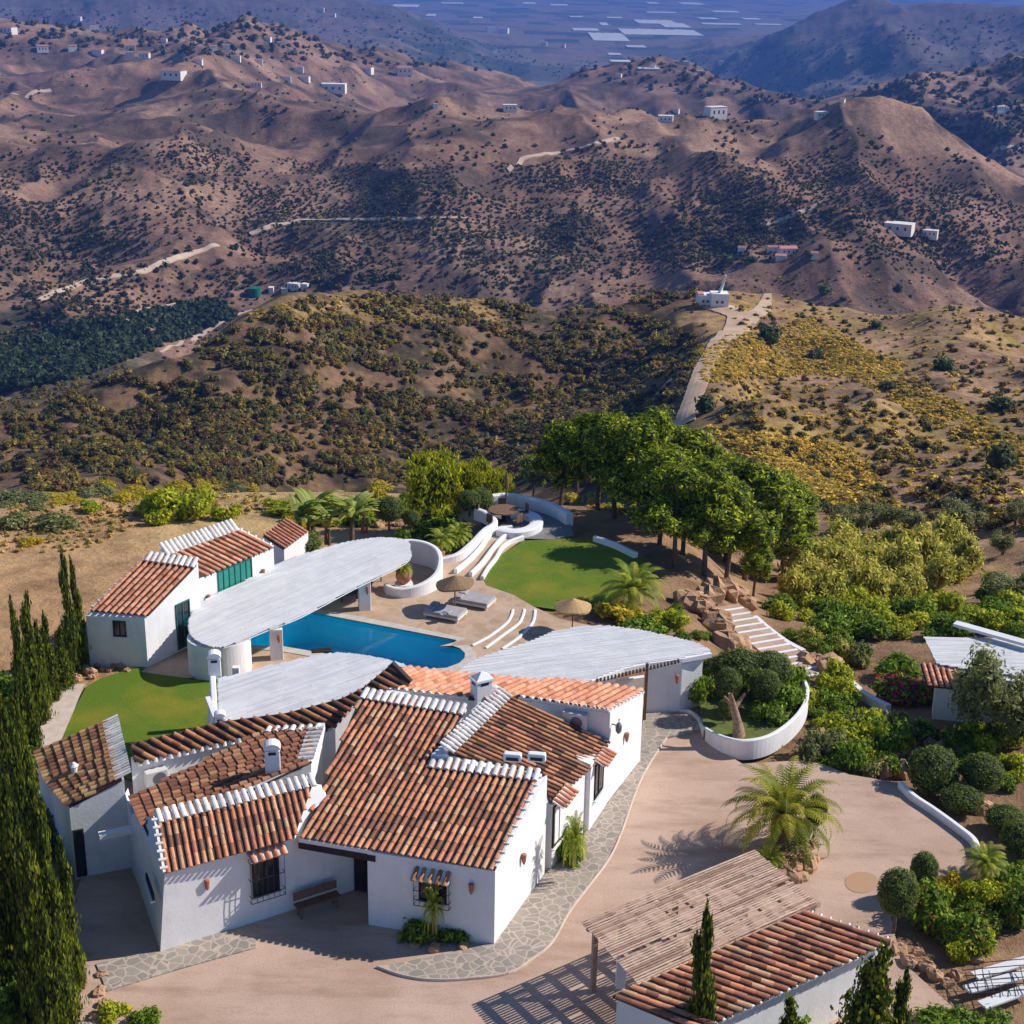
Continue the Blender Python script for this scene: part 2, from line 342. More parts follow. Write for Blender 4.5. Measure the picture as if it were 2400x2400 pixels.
# keep the valley plain flat and the surveyed crests roughly where they are
low = sstep(-300, -325, T0)*0.85
TZ = T0+NZ*(1-low)
TZ -= .06*(1-fade)
def hz(x, y):
    x = np.asarray(x, float); y = np.asarray(y, float); D = np.hypot(x, y); A = np.arctan2(x, y)
    i = np.interp(A, AZ, np.arange(len(AZ))); j = np.interp(np.log(D), LD, np.arange(len(LD)))
    i0 = np.clip(i.astype(int), 0, len(AZ)-2); j0 = np.clip(j.astype(int), 0, len(LD)-2); fi = i-i0; fj = j-j0
    return (TZ[i0, j0]*(1-fi)+TZ[i0+1, j0]*fi)*(1-fj)+(TZ[i0, j0+1]*(1-fi)+TZ[i0+1, j0+1]*fi)*fj
def hit(x, y, dmin=40.):
    d = ray(x, y); az = math.atan2(d[0], d[1]); td = -d[2]/math.hypot(d[0], d[1])
    i = np.interp(az, AZ, np.arange(len(AZ))); i0 = min(int(i), len(AZ)-2); fi = i-i0
    pz = TZ[i0]*(1-fi)+TZ[i0+1]*fi; g = pz-(HC-DD*td); g[DD < dmin] = -1
    k = np.argmax(g > 0)
    if g[k] <= 0: return None
    t = g[k]/(g[k]-g[k-1]) if k > 0 else 0; D = DD[k]*(1-t)+DD[k-1]*t
    X, Y = math.sin(az)*D, math.cos(az)*D
    return np.array([X, Y, float(hz(X, Y))])
def inpoly(px, py, poly):
    px = np.asarray(px); py = np.asarray(py); c = np.zeros(px.shape, bool); n = len(poly)
    for i in range(n):
        x1, y1 = poly[i]; x2, y2 = poly[(i+1) % n]
        t = ((y1 > py) != (y2 > py)) & (px < (x2-x1)*(py-y1)/((y2-y1) or 1e-9)+x1); c ^= t
    return c

# ground colours by zone (what the soil is: dry grass, bare earth, scrub litter)
vz = TZ-HC; zf = GX*_f[0]+GY*_f[1]+vz*_f[2]; PX = 1200+FPX*(GX*_r2[0]+GY*_r2[1]+vz*_r2[2])/zf; PY = 1200-FPX*(GX*_u2[0]+GY*_u2[1]+vz*_u2[2])/zf
def cmix(a, b, t): return a*(1-t[..., None])+np.array(b)*t[..., None]
n_a = fbm(GX/40, GY/40, 61, 5); n_b = fbm(GX/9, GY/9, 71, 4); n_c = fbm(GX/150, GY/150, 81, 4); n_d = fbm(GX/3, GY/3, 91, 3)
C = np.empty(TZ.shape+(3,)); C[:] = (.25, .150, .105)
Dm = np.broadcast_to(DD[None], TZ.shape)
C = cmix(C, (.34, .215, .15), sstep(.5, .68, n_c))           # paler cleared fields
C = cmix(C, (.11, .08, .06), sstep(.50, .36, n_a)*.9)
C = cmix(C, (.38, .235, .16), sstep(.60, .72, n_a)*.7)
nl = sstep(430, 520, Dm)
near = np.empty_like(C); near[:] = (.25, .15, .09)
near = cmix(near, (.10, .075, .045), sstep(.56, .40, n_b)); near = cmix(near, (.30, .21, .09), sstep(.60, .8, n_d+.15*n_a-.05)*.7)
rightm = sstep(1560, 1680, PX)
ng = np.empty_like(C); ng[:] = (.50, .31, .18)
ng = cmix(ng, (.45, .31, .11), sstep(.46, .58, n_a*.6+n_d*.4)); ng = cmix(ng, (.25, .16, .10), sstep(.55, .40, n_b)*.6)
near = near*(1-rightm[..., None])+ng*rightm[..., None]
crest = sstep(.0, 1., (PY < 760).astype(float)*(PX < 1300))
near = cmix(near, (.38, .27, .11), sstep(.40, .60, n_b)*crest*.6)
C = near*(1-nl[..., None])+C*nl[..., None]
pl_ = 1-sstep(100, 125, Dm)
fld = np.empty_like(C); fld[:] = (.62, .38, .19)
fld = cmix(fld, (.68, .48, .22), sstep(.42, .62, n_b)*sstep(84, 97, Dm)); fld = cmix(fld, (.42, .25, .14), sstep(.55, .38, n_a)*.6)
fld = cmix(fld, (.42, .26, .15), sstep(1250, 1330, PX))
C = C*(1-pl_[..., None])+fld*pl_[..., None]
for poly, col, f_ in (([(1640, 830), (1700, 700), (1900, 740), (2100, 860), (1990, 880), (1640, 850)], (.45, .30, .08), .6), ([(1640, 1010), (1900, 1030), (2030, 1090), (2070, 1160), (1900, 1180), (1700, 1060)], (.45, .30, .08), .6),
                      ([(0, 640), (420, 850), (300, 900), (0, 980)], (.05, .07, .035), .6), ([(0, 420), (480, 620), (300, 760), (0, 700)], (.46, .27, .17), .45), ([(780, 420), (1150, 520), (1500, 640), (1400, 700), (1080, 640), (760, 540)], (.40, .27, .18), .45)):
    C = cmix(C, col, inpoly(PX, PY, poly)*f_*sstep(.35, .55, n_b) if Dm.any() else 0)
far = sstep(2900, 3600, Dm); fc = np.empty_like(C); fc[:] = (.10, .10, .085); cell = _hash(np.floor(GX/140+.3*np.floor(GY/300)), np.floor(GY/300), 5); fc = cmix(fc, (.22, .18, .14), (cell > .62)*.8); fc = cmix(fc, (.05, .07, .045), (cell < .3)*.8); fc = cmix(fc, (.20, .15, .13), sstep(.45, .65, fbm(GX/260, GY/260, 33, 4)))
C = C*(1-far[..., None])+fc*far[..., None]
mt = sstep(-250, -150, TZ)*far; C = cmix(C, (.13, .10, .09), mt)
nA, nD = TZ.shape
idx = np.arange(nA*nD).reshape(nA, nD)
Fq = np.stack([idx[:-1, :-1], idx[1:, :-1], idx[1:, 1:], idx[:-1, 1:]], -1).reshape(-1, 4)
Vt = np.stack([GX, GY, TZ], -1).reshape(-1, 3)
POOLHOLE = [tuple(P(x, y)[:2]) for x, y in ((560, 1520), (600, 1465), (700, 1420), (1085, 1495), (1110, 1535), (1080, 1580), (1000, 1590), (640, 1540))]
fc_ = Vt[Fq].mean(1); Fq = Fq[~inpoly(fc_[:, 0], fc_[:, 1], POOLHOLE)]
me = bpy.data.meshes.new("ground"); me.vertices.add(len(Vt)); me.vertices.foreach_set("co", Vt.astype(np.float32).ravel())
me.loops.add(len(Fq)*4); me.loops.foreach_set("vertex_index", Fq[:, ::-1].astype(np.int32).ravel())
me.polygons.add(len(Fq)); me.polygons.foreach_set("loop_start", np.arange(0, len(Fq)*4, 4, dtype=np.int32)); me.update(calc_edges=True)
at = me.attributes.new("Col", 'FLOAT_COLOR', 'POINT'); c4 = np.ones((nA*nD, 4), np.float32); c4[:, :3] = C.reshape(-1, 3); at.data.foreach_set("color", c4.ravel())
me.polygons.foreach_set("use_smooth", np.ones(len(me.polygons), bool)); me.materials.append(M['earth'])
ground = bpy.data.objects.new("ground", me); COL.objects.link(ground); ground['kind'] = 'structure'
del PX, PY, n_a, n_b, n_c, n_d, C, fc, fld, near, ng, wx, wy

# haze: even pale air round the whole scene
hm = bpy.data.materials.new("haze_air"); hm.use_nodes = True; hn = hm.node_tree; hn.nodes.remove(hn.nodes["Principled BSDF"])
pv = hn.nodes.new("ShaderNodeVolumePrincipled"); pv.inputs["Color"].default_value = (.13, .32, .95, 1); pv.inputs["Density"].default_value = 9.5e-5; pv.inputs["Anisotropy"].default_value = 0.0
hn.links.new(pv.outputs[0], hn.nodes["Material Output"].inputs["Volume"])
hb = MB().box((0, 14000, (-420+45)/2), (64000, 36000, 465)); ho = hb.build("haze", hm); tag(ho, kind='stuff')

# ------------------------------------------------------------------ sheets, roads, kerbs
def sheet(name, pts, z, mtl, px=True, thick=0, holes=None):
    import bmesh
    from mathutils.geometry import tessellate_polygon
    loops = [[(P(x, y, z) if px else np.array((x, y, z))) for x, y in pts]]
    for h_ in holes or []: loops.append([(P(x, y, z) if px else np.array((x, y, z))) for x, y in h_])
    tri = tessellate_polygon([[Vector(p) for p in l_] for l_ in loops]); V = [p for l_ in loops for p in l_]
    F = []
    for t in tri:
        a_, b_, c_ = (V[i] for i in t); n = np.cross(b_-a_, c_-a_)[2]; F.append(tuple(t) if n > 0 else tuple(reversed(t)))
    n = len(V)
    if thick:
        V = V+[p-np.array((0, 0, thick)) for p in V]; o_ = 0
        for l_ in loops:
            for i in range(len(l_)): a_, b_ = o_+i, o_+(i+1) % len(l_); F.append((a_, b_, b_+n, a_+n))
            o_ += len(l_)
    o = mesh_np(name, V, F, mtl); o['kind'] = 'structure'; return o
def spline(pts, n=6):
    pts = [np.array(p, float) for p in pts]; out = []
    for i in range(len(pts)-1):
        p0, p1, p2, p3 = pts[max(i-1, 0)], pts[i], pts[i+1], pts[min(i+2, len(pts)-1)]
        for k in range(n):
            t = k/n; out.append(.5*((2*p1)+(p2-p0)*t+(2*p0-5*p1+4*p2-p3)*t*t+(3*p1-p0-3*p2+p3)*t**3))
    return out+[pts[-1]]
def ribbon(name, px, width, mtl, dz=.08, kind='structure', n=14, dmin=40, cross=4):
    q_ = []
    for (xa, ya), (xb, yb) in zip(px[:-1], px[1:]):
        m_ = max(1, int(math.hypot(xb-xa, (yb-ya)*3)/18)); q_ += [(xa+(xb-xa)*i/m_, ya+(yb-ya)*i/m_) for i in range(m_)]
    base = []
    for x, y in q_+[px[-1]]:
        b = hit(x, y, dmin)
        if b is None or (base and abs(np.hypot(*b[:2])-np.hypot(*base[-1][:2])) > (.09 if dmin > 300 else .2)*np.hypot(*b[:2])): continue
        base.append(b)
    if len(base) > 4: B_ = np.array(base); B2 = B_.copy(); B2[1:-1] = (B_[:-2]+B_[1:-1]*2+B_[2:])/4; base = list(B2)
    sp = spline(base, 3); V = []; F = []
    for i, p in enumerate(sp):
        d = sp[min(i+1, len(sp)-1)]-sp[max(i-1, 0)]; d[2] = 0; d /= np.linalg.norm(d)+1e-9; s_ = np.array([-d[1], d[0], 0])
        ww = np.interp(i, np.linspace(0, len(sp)-1, len(width)), width) if hasattr(width, '__len__') else width
        ww *= 1+.12*(random.random()-.5)
        for k in range(cross+1):
            q = p+s_*ww*(k/cross-.5); V.append((q[0], q[1], float(hz(q[0], q[1]))+dz))
    c1 = cross+1
    for i in range(len(sp)-1):
        for k in range(cross): F.append((i*c1+k+1, i*c1+k, (i+1)*c1+k, (i+1)*c1+k+1))
    V += [(v[0], v[1], v[2]-dz*2) for v in V]; n0 = len(sp)*c1
    for i in range(len(sp)-1):
        for k in (0, cross): F.append((i*c1+k, (i+1)*c1+k, (i+1)*c1+k+n0, i*c1+k+n0))
    o = mesh_np(name, V, F, mtl); o['kind'] = kind; return o
def pwall(pts, z0, z1, th, n=6, px=True, rnd=True):
    """low curved wall along survey points; z1 may be a list"""
    base = [(P(x, y, 0) if px else np.array(x_)) for x_, (x, y) in [(q, q) for q in pts]]
    z1 = z1 if hasattr(z1, '__len__') else [z1]*len(base)
    sp = spline([np.array((b[0], b[1], h)) for b, h in zip(base, z1)], n); mb = MB(); V = []; F = []
    for i, p in enumerate(sp):
        d = sp[min(i+1, len(sp)-1)]-sp[max(i-1, 0)]; d[2] = 0; d /= np.linalg.norm(d)+1e-9; s_ = np.array([-d[1], d[0], 0])*th/2
        e = s_*.55; zt = p[2]
        V += [(*(p-s_)[:2], z0), (*(p-s_)[:2], zt-.04), (*(p-e)[:2], zt), (*(p+e)[:2], zt), (*(p+s_)[:2], zt-.04), (*(p+s_)[:2], z0)]
    m_ = len(sp)
    for i in range(m_-1):
        for k in range(5): F.append((i*6+k, (i+1)*6+k, (i+1)*6+k+1, i*6+k+1))
    F.append((0, 1, 2, 3, 4, 5)); F.append(tuple((m_-1)*6+k for k in (5, 4, 3, 2, 1, 0)))
    return mb.add(V, F)

sheet("courtyard", [(150, 2460), (130, 2230), (200, 2030), (330, 2000), (700, 2000), (1280, 1900), (1500, 1640), (1640, 1640), (1660, 1740), (1740, 1790), (1900, 1780), (1990, 1815), (2110, 1835), (2180, 1900), (2290, 1975), (2290, 2050), (2180, 2100), (2085, 2130), (2110, 2250), (2300, 2420), (2500, 2520), (150, 2520)], 0.0, 'gravel')
sheet("stone_path", [(225, 2258), (374, 2225), (520, 2180), (600, 2200), (600, 2220), (420, 2270), (250, 2322)], .05, 'flag', thick=.1)
sheet("stone_path", [(886, 2264), (940, 2256), (1158, 2210), (1280, 2045), (1290, 2020), (1378, 1945), (1500, 1780), (1505, 1700), (1511, 1672), (1590, 1668), (1635, 1690), (1640, 1712), (1560, 1728), (1520, 1790), (1490, 1850), (1450, 1960), (1420, 2020), (1370, 2085), (1330, 2140), (1290, 2210), (1240, 2250), (1190, 2280), (1100, 2292), (1010, 2294), (940, 2284)], .09, 'flag', thick=.15)
kb = pwall([(884, 2268), (940, 2288), (1010, 2299), (1100, 2296), (1192, 2283), (1243, 2253), (1293, 2212), (1333, 2142), (1373, 2088), (1423, 2022), (1453, 1962), (1493, 1851), (1523, 1791), (1562, 1731)], -.05, .095, .07).build("path_kerb", 'pale'); tag(kb, kind='structure')
sheet("dirt_patch", [(2020+40*math.cos(t)*1.0, 2068+25*math.sin(t)) for t in np.linspace(0, 6.1, 18)], .012, mat('ochre_sand', (.48, .27, .14), (.44, .29, .19), 3))
POOL = [(560, 1513), (600, 1478), (662, 1450), (727, 1436), (900, 1469), (1071, 1502), (1056, 1514), (1078, 1521), (1090, 1533), (1089, 1544), (1076, 1556), (1046, 1567), (1005, 1570), (900, 1556), (800, 1540), (661, 1516)]
pc = np.mean([P(x, y)[:2] for x, y in POOL], 0)
def grow(poly, r_):
    q = [P(x, y)[:2] for x, y in poly]; out = []
    for i in range(len(q)):
        a_, b_, c_ = q[i-1], q[i], q[(i+1) % len(q)]; n1_ = np.array([(b_-a_)[1], -(b_-a_)[0]]); n2_ = np.array([(c_-b_)[1], -(c_-b_)[0]])
        nn = n1_/np.linalg.norm(n1_)+n2_/np.linalg.norm(n2_); nn /= max(np.linalg.norm(nn), .8)
        if nn@(b_-pc) < 0 and i not in (6,): nn = -nn
        out.append(tuple(b_+nn*r_))
    return out
poolxy = [tuple(P(x, y)[:2]) for x, y in POOL]; cop = grow(POOL, .55)
TERR = [(330, 1575), (440, 1590), (600, 1572), (700, 1600), (900, 1640), (1150, 1640), (1400, 1600), (1440, 1500), (1400, 1470), (1310, 1450), (1251, 1422), (1205, 1394), (1139, 1371), (1133, 1359), (1175, 1300), (1225, 1265), (1218, 1235), (1165, 1222), (1100, 1285), (1031, 1310), (900, 1322), (760, 1335), (640, 1365), (500, 1435), (409, 1505)]
sheet("pool_terrace", [tuple(P(x, y)[:2]) for x, y in TERR], .012, 'terrace', px=False, holes=[cop])
sheet("pool_coping", cop, .05, 'coping', px=False, thick=.1, holes=[poolxy])
wv = [np.array((*p, 0.04)) for p in poolxy]; V = wv+[np.array((*p, -1.7)) for p in poolxy]; n = len(wv)
F = [(i, (i+1) % n, (i+1) % n+n, i+n) for i in range(n)]; o = mesh_np("pool_basin", V, F+[tuple(range(n, 2*n))], 'pooltile'); o['kind'] = 'structure'
sheet("pool_water", poolxy, -.10, 'water', px=False)
LAWN = [(1226, 1267), (1175, 1300), (1150, 1330), (1135, 1359), (1139, 1371), (1205, 1394), (1251, 1421), (1300, 1428), (1380, 1424), (1440, 1400), (1500, 1370), (1530, 1330), (1490, 1300), (1395, 1262), (1330, 1262)]
sheet("lawn", LAWN, .02, 'lawn')
sheet("lawn", [(330, 1560), (235, 1590), (203, 1608), (170, 1670), (138, 1745), (160, 1800), (330, 1830), (540, 1760), (540, 1600), (440, 1590)], .0, 'lawn')
sheet("garden_path", [(198, 1602), (150, 1605), (118, 1650), (95, 1700), (80, 1790), (138, 1780), (141, 1740), (172, 1668)], .012, 'pale')
sheet("round_paving", [(1140, 1185), (1200, 1178), (1270, 1190), (1335, 1225), (1345, 1255), (1300, 1264), (1222, 1262), (1150, 1235)], .03, mat('slate_paving', (.23, .22, .22), (.17, .17, .17), 3))
ribbon("dirt_road", [(1600, 1000), (1625, 930), (1650, 860), (1690, 800), (1730, 768), (1735, 740), (1700, 722), (1660, 715)], [4.0, 4.0, 4.0, 4.5, 6.5, 8], 'road', .3)
ribbon("dirt_road", [(1735, 765), (1790, 725), (1800, 690), (1790, 655)], [4, 5, 4, 2], 'road', .32)
ribbon("dirt_track", [(1510, 960), (1560, 900), (1600, 870)], [3.5, 2, 1.2], 'road', .25)
for q, wd in (([(0, 803), (90, 790), (170, 778), (230, 760)], 6), ([(240, 762), (330, 730), (420, 715)], 4), ([(90, 705), (200, 660), (330, 640), (400, 610), (510, 575)], 5), ([(585, 550), (640, 530), (700, 517)], 5), ([(700, 517), (900, 515), (1100, 512)], 3.5), ([(1190, 400), (1230, 370), (1330, 355), (1450, 325)], 5), ([(0, 228), (60, 218), (120, 212)], 9), ([(1790, 530), (1900, 490), (2010, 440)], 4), ([(2330, 350), (2400, 345)], 8)):
    ribbon("valley_road", q, wd*.62, 'paleroad', .8, dmin=480)
ribbon("spur_road", [(375, 825), (470, 785), (520, 755), (560, 735), (640, 712), (760, 690)], [1.5, 2, 3.5, 2.6, 2.4, 1.5], 'paleroad', .15, dmin=200)

# ------------------------------------------------------------------ clay tile roofs, slatted shades, white walls
TPAL = [(.60, .26, .14), (.62, .29, .16), (.60, .27, .15), (.63, .32, .18), (.60, .26, .15), (.42, .18, .10), (.55, .33, .19), (.33, .15, .09), (.24, .12, .08), (.60, .37, .22), (.47, .20, .14)]
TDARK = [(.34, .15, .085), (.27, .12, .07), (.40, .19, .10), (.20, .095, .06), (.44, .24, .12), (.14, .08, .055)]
TPINK = [(.72, .34, .21), (.68, .31, .19), (.74, .38, .25), (.62, .27, .16), (.52, .22, .13)]
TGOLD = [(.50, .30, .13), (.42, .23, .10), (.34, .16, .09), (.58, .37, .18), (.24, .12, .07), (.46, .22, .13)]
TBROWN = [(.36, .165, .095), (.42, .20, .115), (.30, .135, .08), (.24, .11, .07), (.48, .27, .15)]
WHITE = [(.80, .80, .80), (.74, .74, .74), (.84, .83, .82)]
def scan(poly2, u):
    xs = []; n = len(poly2)
    for i in range(n):
        (u1, v1), (u2, v2) = poly2[i], poly2[(i+1) % n]
        if (u1 > u) != (u2 > u): xs.append(v1+(v2-v1)*(u-u1)/(u2-u1))
    xs.sort(); return list(zip(xs[::2], xs[1::2]))
def frame2(poly, down):
    p0 = poly[0]; n = np.zeros(3)
    for i in range(len(poly)): n += np.cross(poly[i]-p0, poly[(i+1) % len(poly)]-p0)
    n /= np.linalg.norm(n); n = n if n[2] > 0 else -n
    d = np.array(down, float); d -= n*(d@n); d /= np.linalg.norm(d); a = np.cross(d, n)
    return p0, a, d, n
def tilerow(mb, q, d, a, n, L_, r, pal, lift=.035, seg=5, hang=0.0, tl=.42):
    """one row of overlapping half-round cover tiles running down from q along d"""
    nt_ = max(1, int(round(L_/tl))); st = L_/nt_
    for k in range(nt_):
        c = np.array(random.choice(pal))*random.uniform(.78, 1.15); jit = random.uniform(-.012, .012)
        V = []
        for e, (t, rr, up) in enumerate(((k*st-.03, r*(.93-lift*2.5), 0), ((k+1)*st+.03+(hang if k == nt_-1 else 0), r*1.02, lift))):
            for s_ in range(seg+1):
                th = math.pi*s_/seg; V.append(q+d*t+a*(jit+math.cos(th)*rr)+n*(math.sin(th)*rr*.85+up))
        F = [(s_, s_+1, s_+seg+2, s_+seg+1) for s_ in range(seg)]; F.append(tuple(seg+1+s_ for s_ in range(seg+1)))
        mb.add(V, F, tuple(c))
def tiled(name, parent, poly, down, sp=.29, pal=TPAL, tl=.42, thick=.1, r=None, lift=.01):
    """roof part: a solid slab with rows of clay tiles on top"""
    p0, a, d, n = frame2(poly, down); p2 = [((p-p0)@a, (p-p0)@d) for p in poly]; us = [u for u, v in p2]
    mb = MB(); k = len(poly); lo = [p-n*thick for p in poly]
    dark = (.075, .042, .032)
    mb.add(list(poly)+lo, [tuple(range(k))]+[tuple(reversed(range(k, 2*k)))]+[(i, i+k, (i+1) % k+k, (i+1) % k) for i in range(k)], dark)
    nr = max(1, int((max(us)-min(us))/sp)); r = r or sp*.32
    for i in range(nr):
        u = min(us)+(i+.5)*(max(us)-min(us))/nr
        for v0, v1 in scan(p2, u):
            if v1-v0 < .25: continue
            tilerow(mb, p0+a*u+d*v0+n*.012, d, a, n, v1-v0, r, pal, tl=tl, hang=.05, lift=lift)
    return mb.build(name, 'tile', parent), (p0, a, d, n)
def teeth(name, parent, A, B, down, ln=.5, sp=.29, off=0, mtl='tile', base=True, r=.115, up=.05):
    """white-washed short tiles laid across a ridge, on a mortar bed"""
    A, B, down = map(lambda q: np.array(q, float), (A, B, down)); mb = MB(); e = B-A; L_ = np.linalg.norm(e); e /= L_
    d = down-e*(down@e); d /= np.linalg.norm(d); n = np.cross(e, d); n = n if n[2] > 0 else -n
    for i in range(max(1, int(L_/sp))):
        q = A+e*(i+.5)*L_/max(1, int(L_/sp))+d*(off-ln*.5)+n*up
        tilerow(mb, q, d, e, n, ln, r, WHITE, seg=6, tl=ln, lift=.0)
    if base: mb.bar(A+n*(up-.06)+d*(off), B+n*(up-.06)+d*(off), min(.2, ln*.45), .1, WHITE[0], up=n)
    return mb.build(name, mtl, parent)
def slats(name, parent, poly, along, sp=.13, gap=.015, th=.035, mtl='whitewood', pal=((.95, .95, .95), (.90, .90, .91), (.87, .87, .89), (.93, .92, .92)), seglen=2.6, jz=.005, skip=.0, droop=None):
    p0, a, d, n = frame2(poly, along); p2 = [((p-p0)@a, (p-p0)@d) for p in poly]; us = [u for u, v in p2]; mb = MB()
    nr = int((max(us)-min(us))/sp)
    for i in range(nr):
        u = min(us)+(i+.5)*(max(us)-min(us))/nr
        for v0, v1 in scan(p2, u):
            v = v0-random.uniform(0, .05)
            v1 += random.uniform(-.03, .05)
            while v < v1-.05:
                e = min(v1, v+seglen*random.uniform(.5, 1.3))
                if random.random() > skip:
                    z1, z2 = random.uniform(-jz, jz), random.uniform(-jz, jz); c = np.array(random.choice(pal))*random.uniform(.93, 1.04)
                    f0 = droop(v) if droop else 0; f1 = droop(e) if droop else 0
                    mb.bar(p0+a*(u+random.uniform(-.004, .004))+d*v+n*(z1+f0), p0+a*u+d*e+n*(z2+f1), sp-gap, th, tuple(c), up=n)
                v = e+.008
    return mb.build(name, mtl, parent)
def prism(base, tops, c=(1, 1, 1)):
    n = len(base); V = [tuple(b) for b in base]+[tuple(t) for t in tops]
    area = sum(base[i][0]*base[(i+1) % n][1]-base[(i+1) % n][0]*base[i][1] for i in range(n))
    F = [(i, (i+1) % n, (i+1) % n+n, i+n) for i in range(n)]+[tuple(reversed(range(n))), tuple(range(n, 2*n))]
    if area < 0: F = [tuple(reversed(f)) for f in F]
    return MB().add(V, F, c)
def wallsunder(name, parent, foot, pl, drop=.09, z0=-.25, top=None):
    base = [(*f[:2], z0) for f in foot]; tops = [(*f[:2], (min(plz(pl, f[0], f[1]), 4.85)-drop) if top is None else top) for f in foot]
    return prism(base, tops).build(name, 'white', parent)
def ac_unit(parent, A, B, px, py, w_=.85, h_=.6, d_=.34):
    p, n = wallplane(A, B); q = RP(px, py, (p, n)); a = np.array([n[1], -n[0], 0.]); c = q+n*(d_/2+.03); rz = math.atan2(a[1], a[0])
    mb = MB(); mb.box(c, (w_, d_, h_), rz); o = mb.build("air_conditioner", 'plastic', parent, bevel=.02)
    f = MB(); cc = c+n*(d_/2+.012)+a*(-.1)
    for k in range(5): f.tube([cc+n*.001*k-n*.01, cc+n*.002*k], [.25-.045*k]*2, 16)
    f.build("fan_grille", 'grey', o)
    for s_ in (-.3, .3): br = MB(); br.bar(c+a*s_-np.array([0, 0, h_/2+.02])-n*d_/2, c+a*s_-np.array([0, 0, h_/2+.02])+n*d_/2, .03); br.bar(c+a*s_-np.array([0, 0, h_/2+.02])+n*d_/2, c+a*s_-np.array([0, 0, h_/2+.3])-n*d_/2, .03); br.build("bracket", 'plastic', o)
    return o
def window(parent, A, B, p0, p1, grille=False, awning=False, frame='darkwood', mull=1, name="window", glass='glass', awnw=.2, label=None, awnmat=None, sill=True, off=0.):
    """opening between picture corners p0 (top-left) and p1 (bottom-right) on the vertical wall A-B"""
    pl_ = wallplane(A, B); n = pl_[1]; pl_ = (pl_[0]+n*off, n); a = np.array([-n[1], n[0], 0.]); q0, q1 = RP(*p0, pl_), RP(*p1, pl_)
    if (q1-q0)@a < 0: a = -a
    w_ = (q1-q0)@a; z1, z0 = q0[2], q1[2]; Z = np.array([0, 0, 1.]); o3 = q0.copy(); o3[2] = 0
    def pt(u, z, o=0): return o3+a*u+Z*z+n*o
    f = MB(); t = .055
    for (u0, za, u1, zb) in ((0, z0+t/2, w_, z0+t/2), (0, z1-t/2, w_, z1-t/2)): f.bar(pt(u0, za, .02), pt(u1, zb, .02), .07, t)
    for u in (t/2, w_-t/2): f.bar(pt(u, z0+t, .022), pt(u, z1-t, .022), t, .07, up=n)
    for k in range(1, mull+1): f.bar(pt(w_*k/(mull+1), z0+t, .02), pt(w_*k/(mull+1), z1-t, .02), .045, .05, up=n)
    wd = f.build(name, frame, parent)
    if label: wd['label'] = label
    g = MB(); g.add([pt(.03, z0+.03, .012), pt(w_-.03, z0+.03, .012), pt(w_-.03, z1-.03, .012), pt(.03, z1-.03, .012)], [(0, 1, 2, 3)]); g.build("pane", glass, wd)
    if sill: s_ = MB(); s_.bar(pt(-.06, z0-.03, .06), pt(w_+.06, z0-.03, .06), .16, .05, up=Z); s_.build("sill", 'white', wd)
    if grille:
        gb = MB(); e = .14
        for k in range(7): u = -e+(w_+2*e)*k/6; gb.bar(pt(u, z0-.12, .22), pt(u, z1+.02, .22), .018)
        for z in (z0-.12, z0+.12, (z0+z1)/2, z1-.08, z1+.02):
            gb.bar(pt(-e, z, .22), pt(w_+e, z, .22), .02)
            for u in (-e, w_+e): gb.bar(pt(u, z, .01), pt(u, z, .22), .02)
        gb.build("grille", 'iron', wd)
    if awning:
        ab = MB(); e = awnw; dn = n*.45-Z*.2; L_ = np.linalg.norm(dn); dn = dn/L_; nn = np.cross(a, dn); nn = nn if nn[2] > 0 else -nn
        A0 = pt(-e, z1+.32, .01); W_ = w_+2*e
        ab.add([A0, A0+a*W_, A0+a*W_+dn*L_, A0+dn*L_, A0-nn*.05, A0+a*W_-nn*.05, A0+a*W_+dn*L_-nn*.05, A0+dn*L_-nn*.05], [(0, 1, 2, 3), (7, 6, 5, 4), (0, 4, 5, 1), (1, 5, 6, 2), (2, 6, 7, 3), (3, 7, 4, 0)], (.8, .75, .72))
        k = max(3, int(W_/.24))
        for i in range(k): tilerow(ab, A0+a*(i+.5)*W_/k, dn, a, nn, L_, .09, awnmat or TPINK, hang=.06)
        ab.build("awning", 'tile', wd)
    return wd
def sconce(parent, A, B, px, py):
    pl_ = wallplane(A, B); q = RP(px, py, pl_); mb = MB(); c = q+pl_[1]*.1
    mb.lathe(c-np.array([0, 0, .22]), [(.03, 0), (.07, .1), (.09, .3), (.10, .42), (.07, .44)], 10)
    return mb.build("wall_lamp", 'terra', parent)
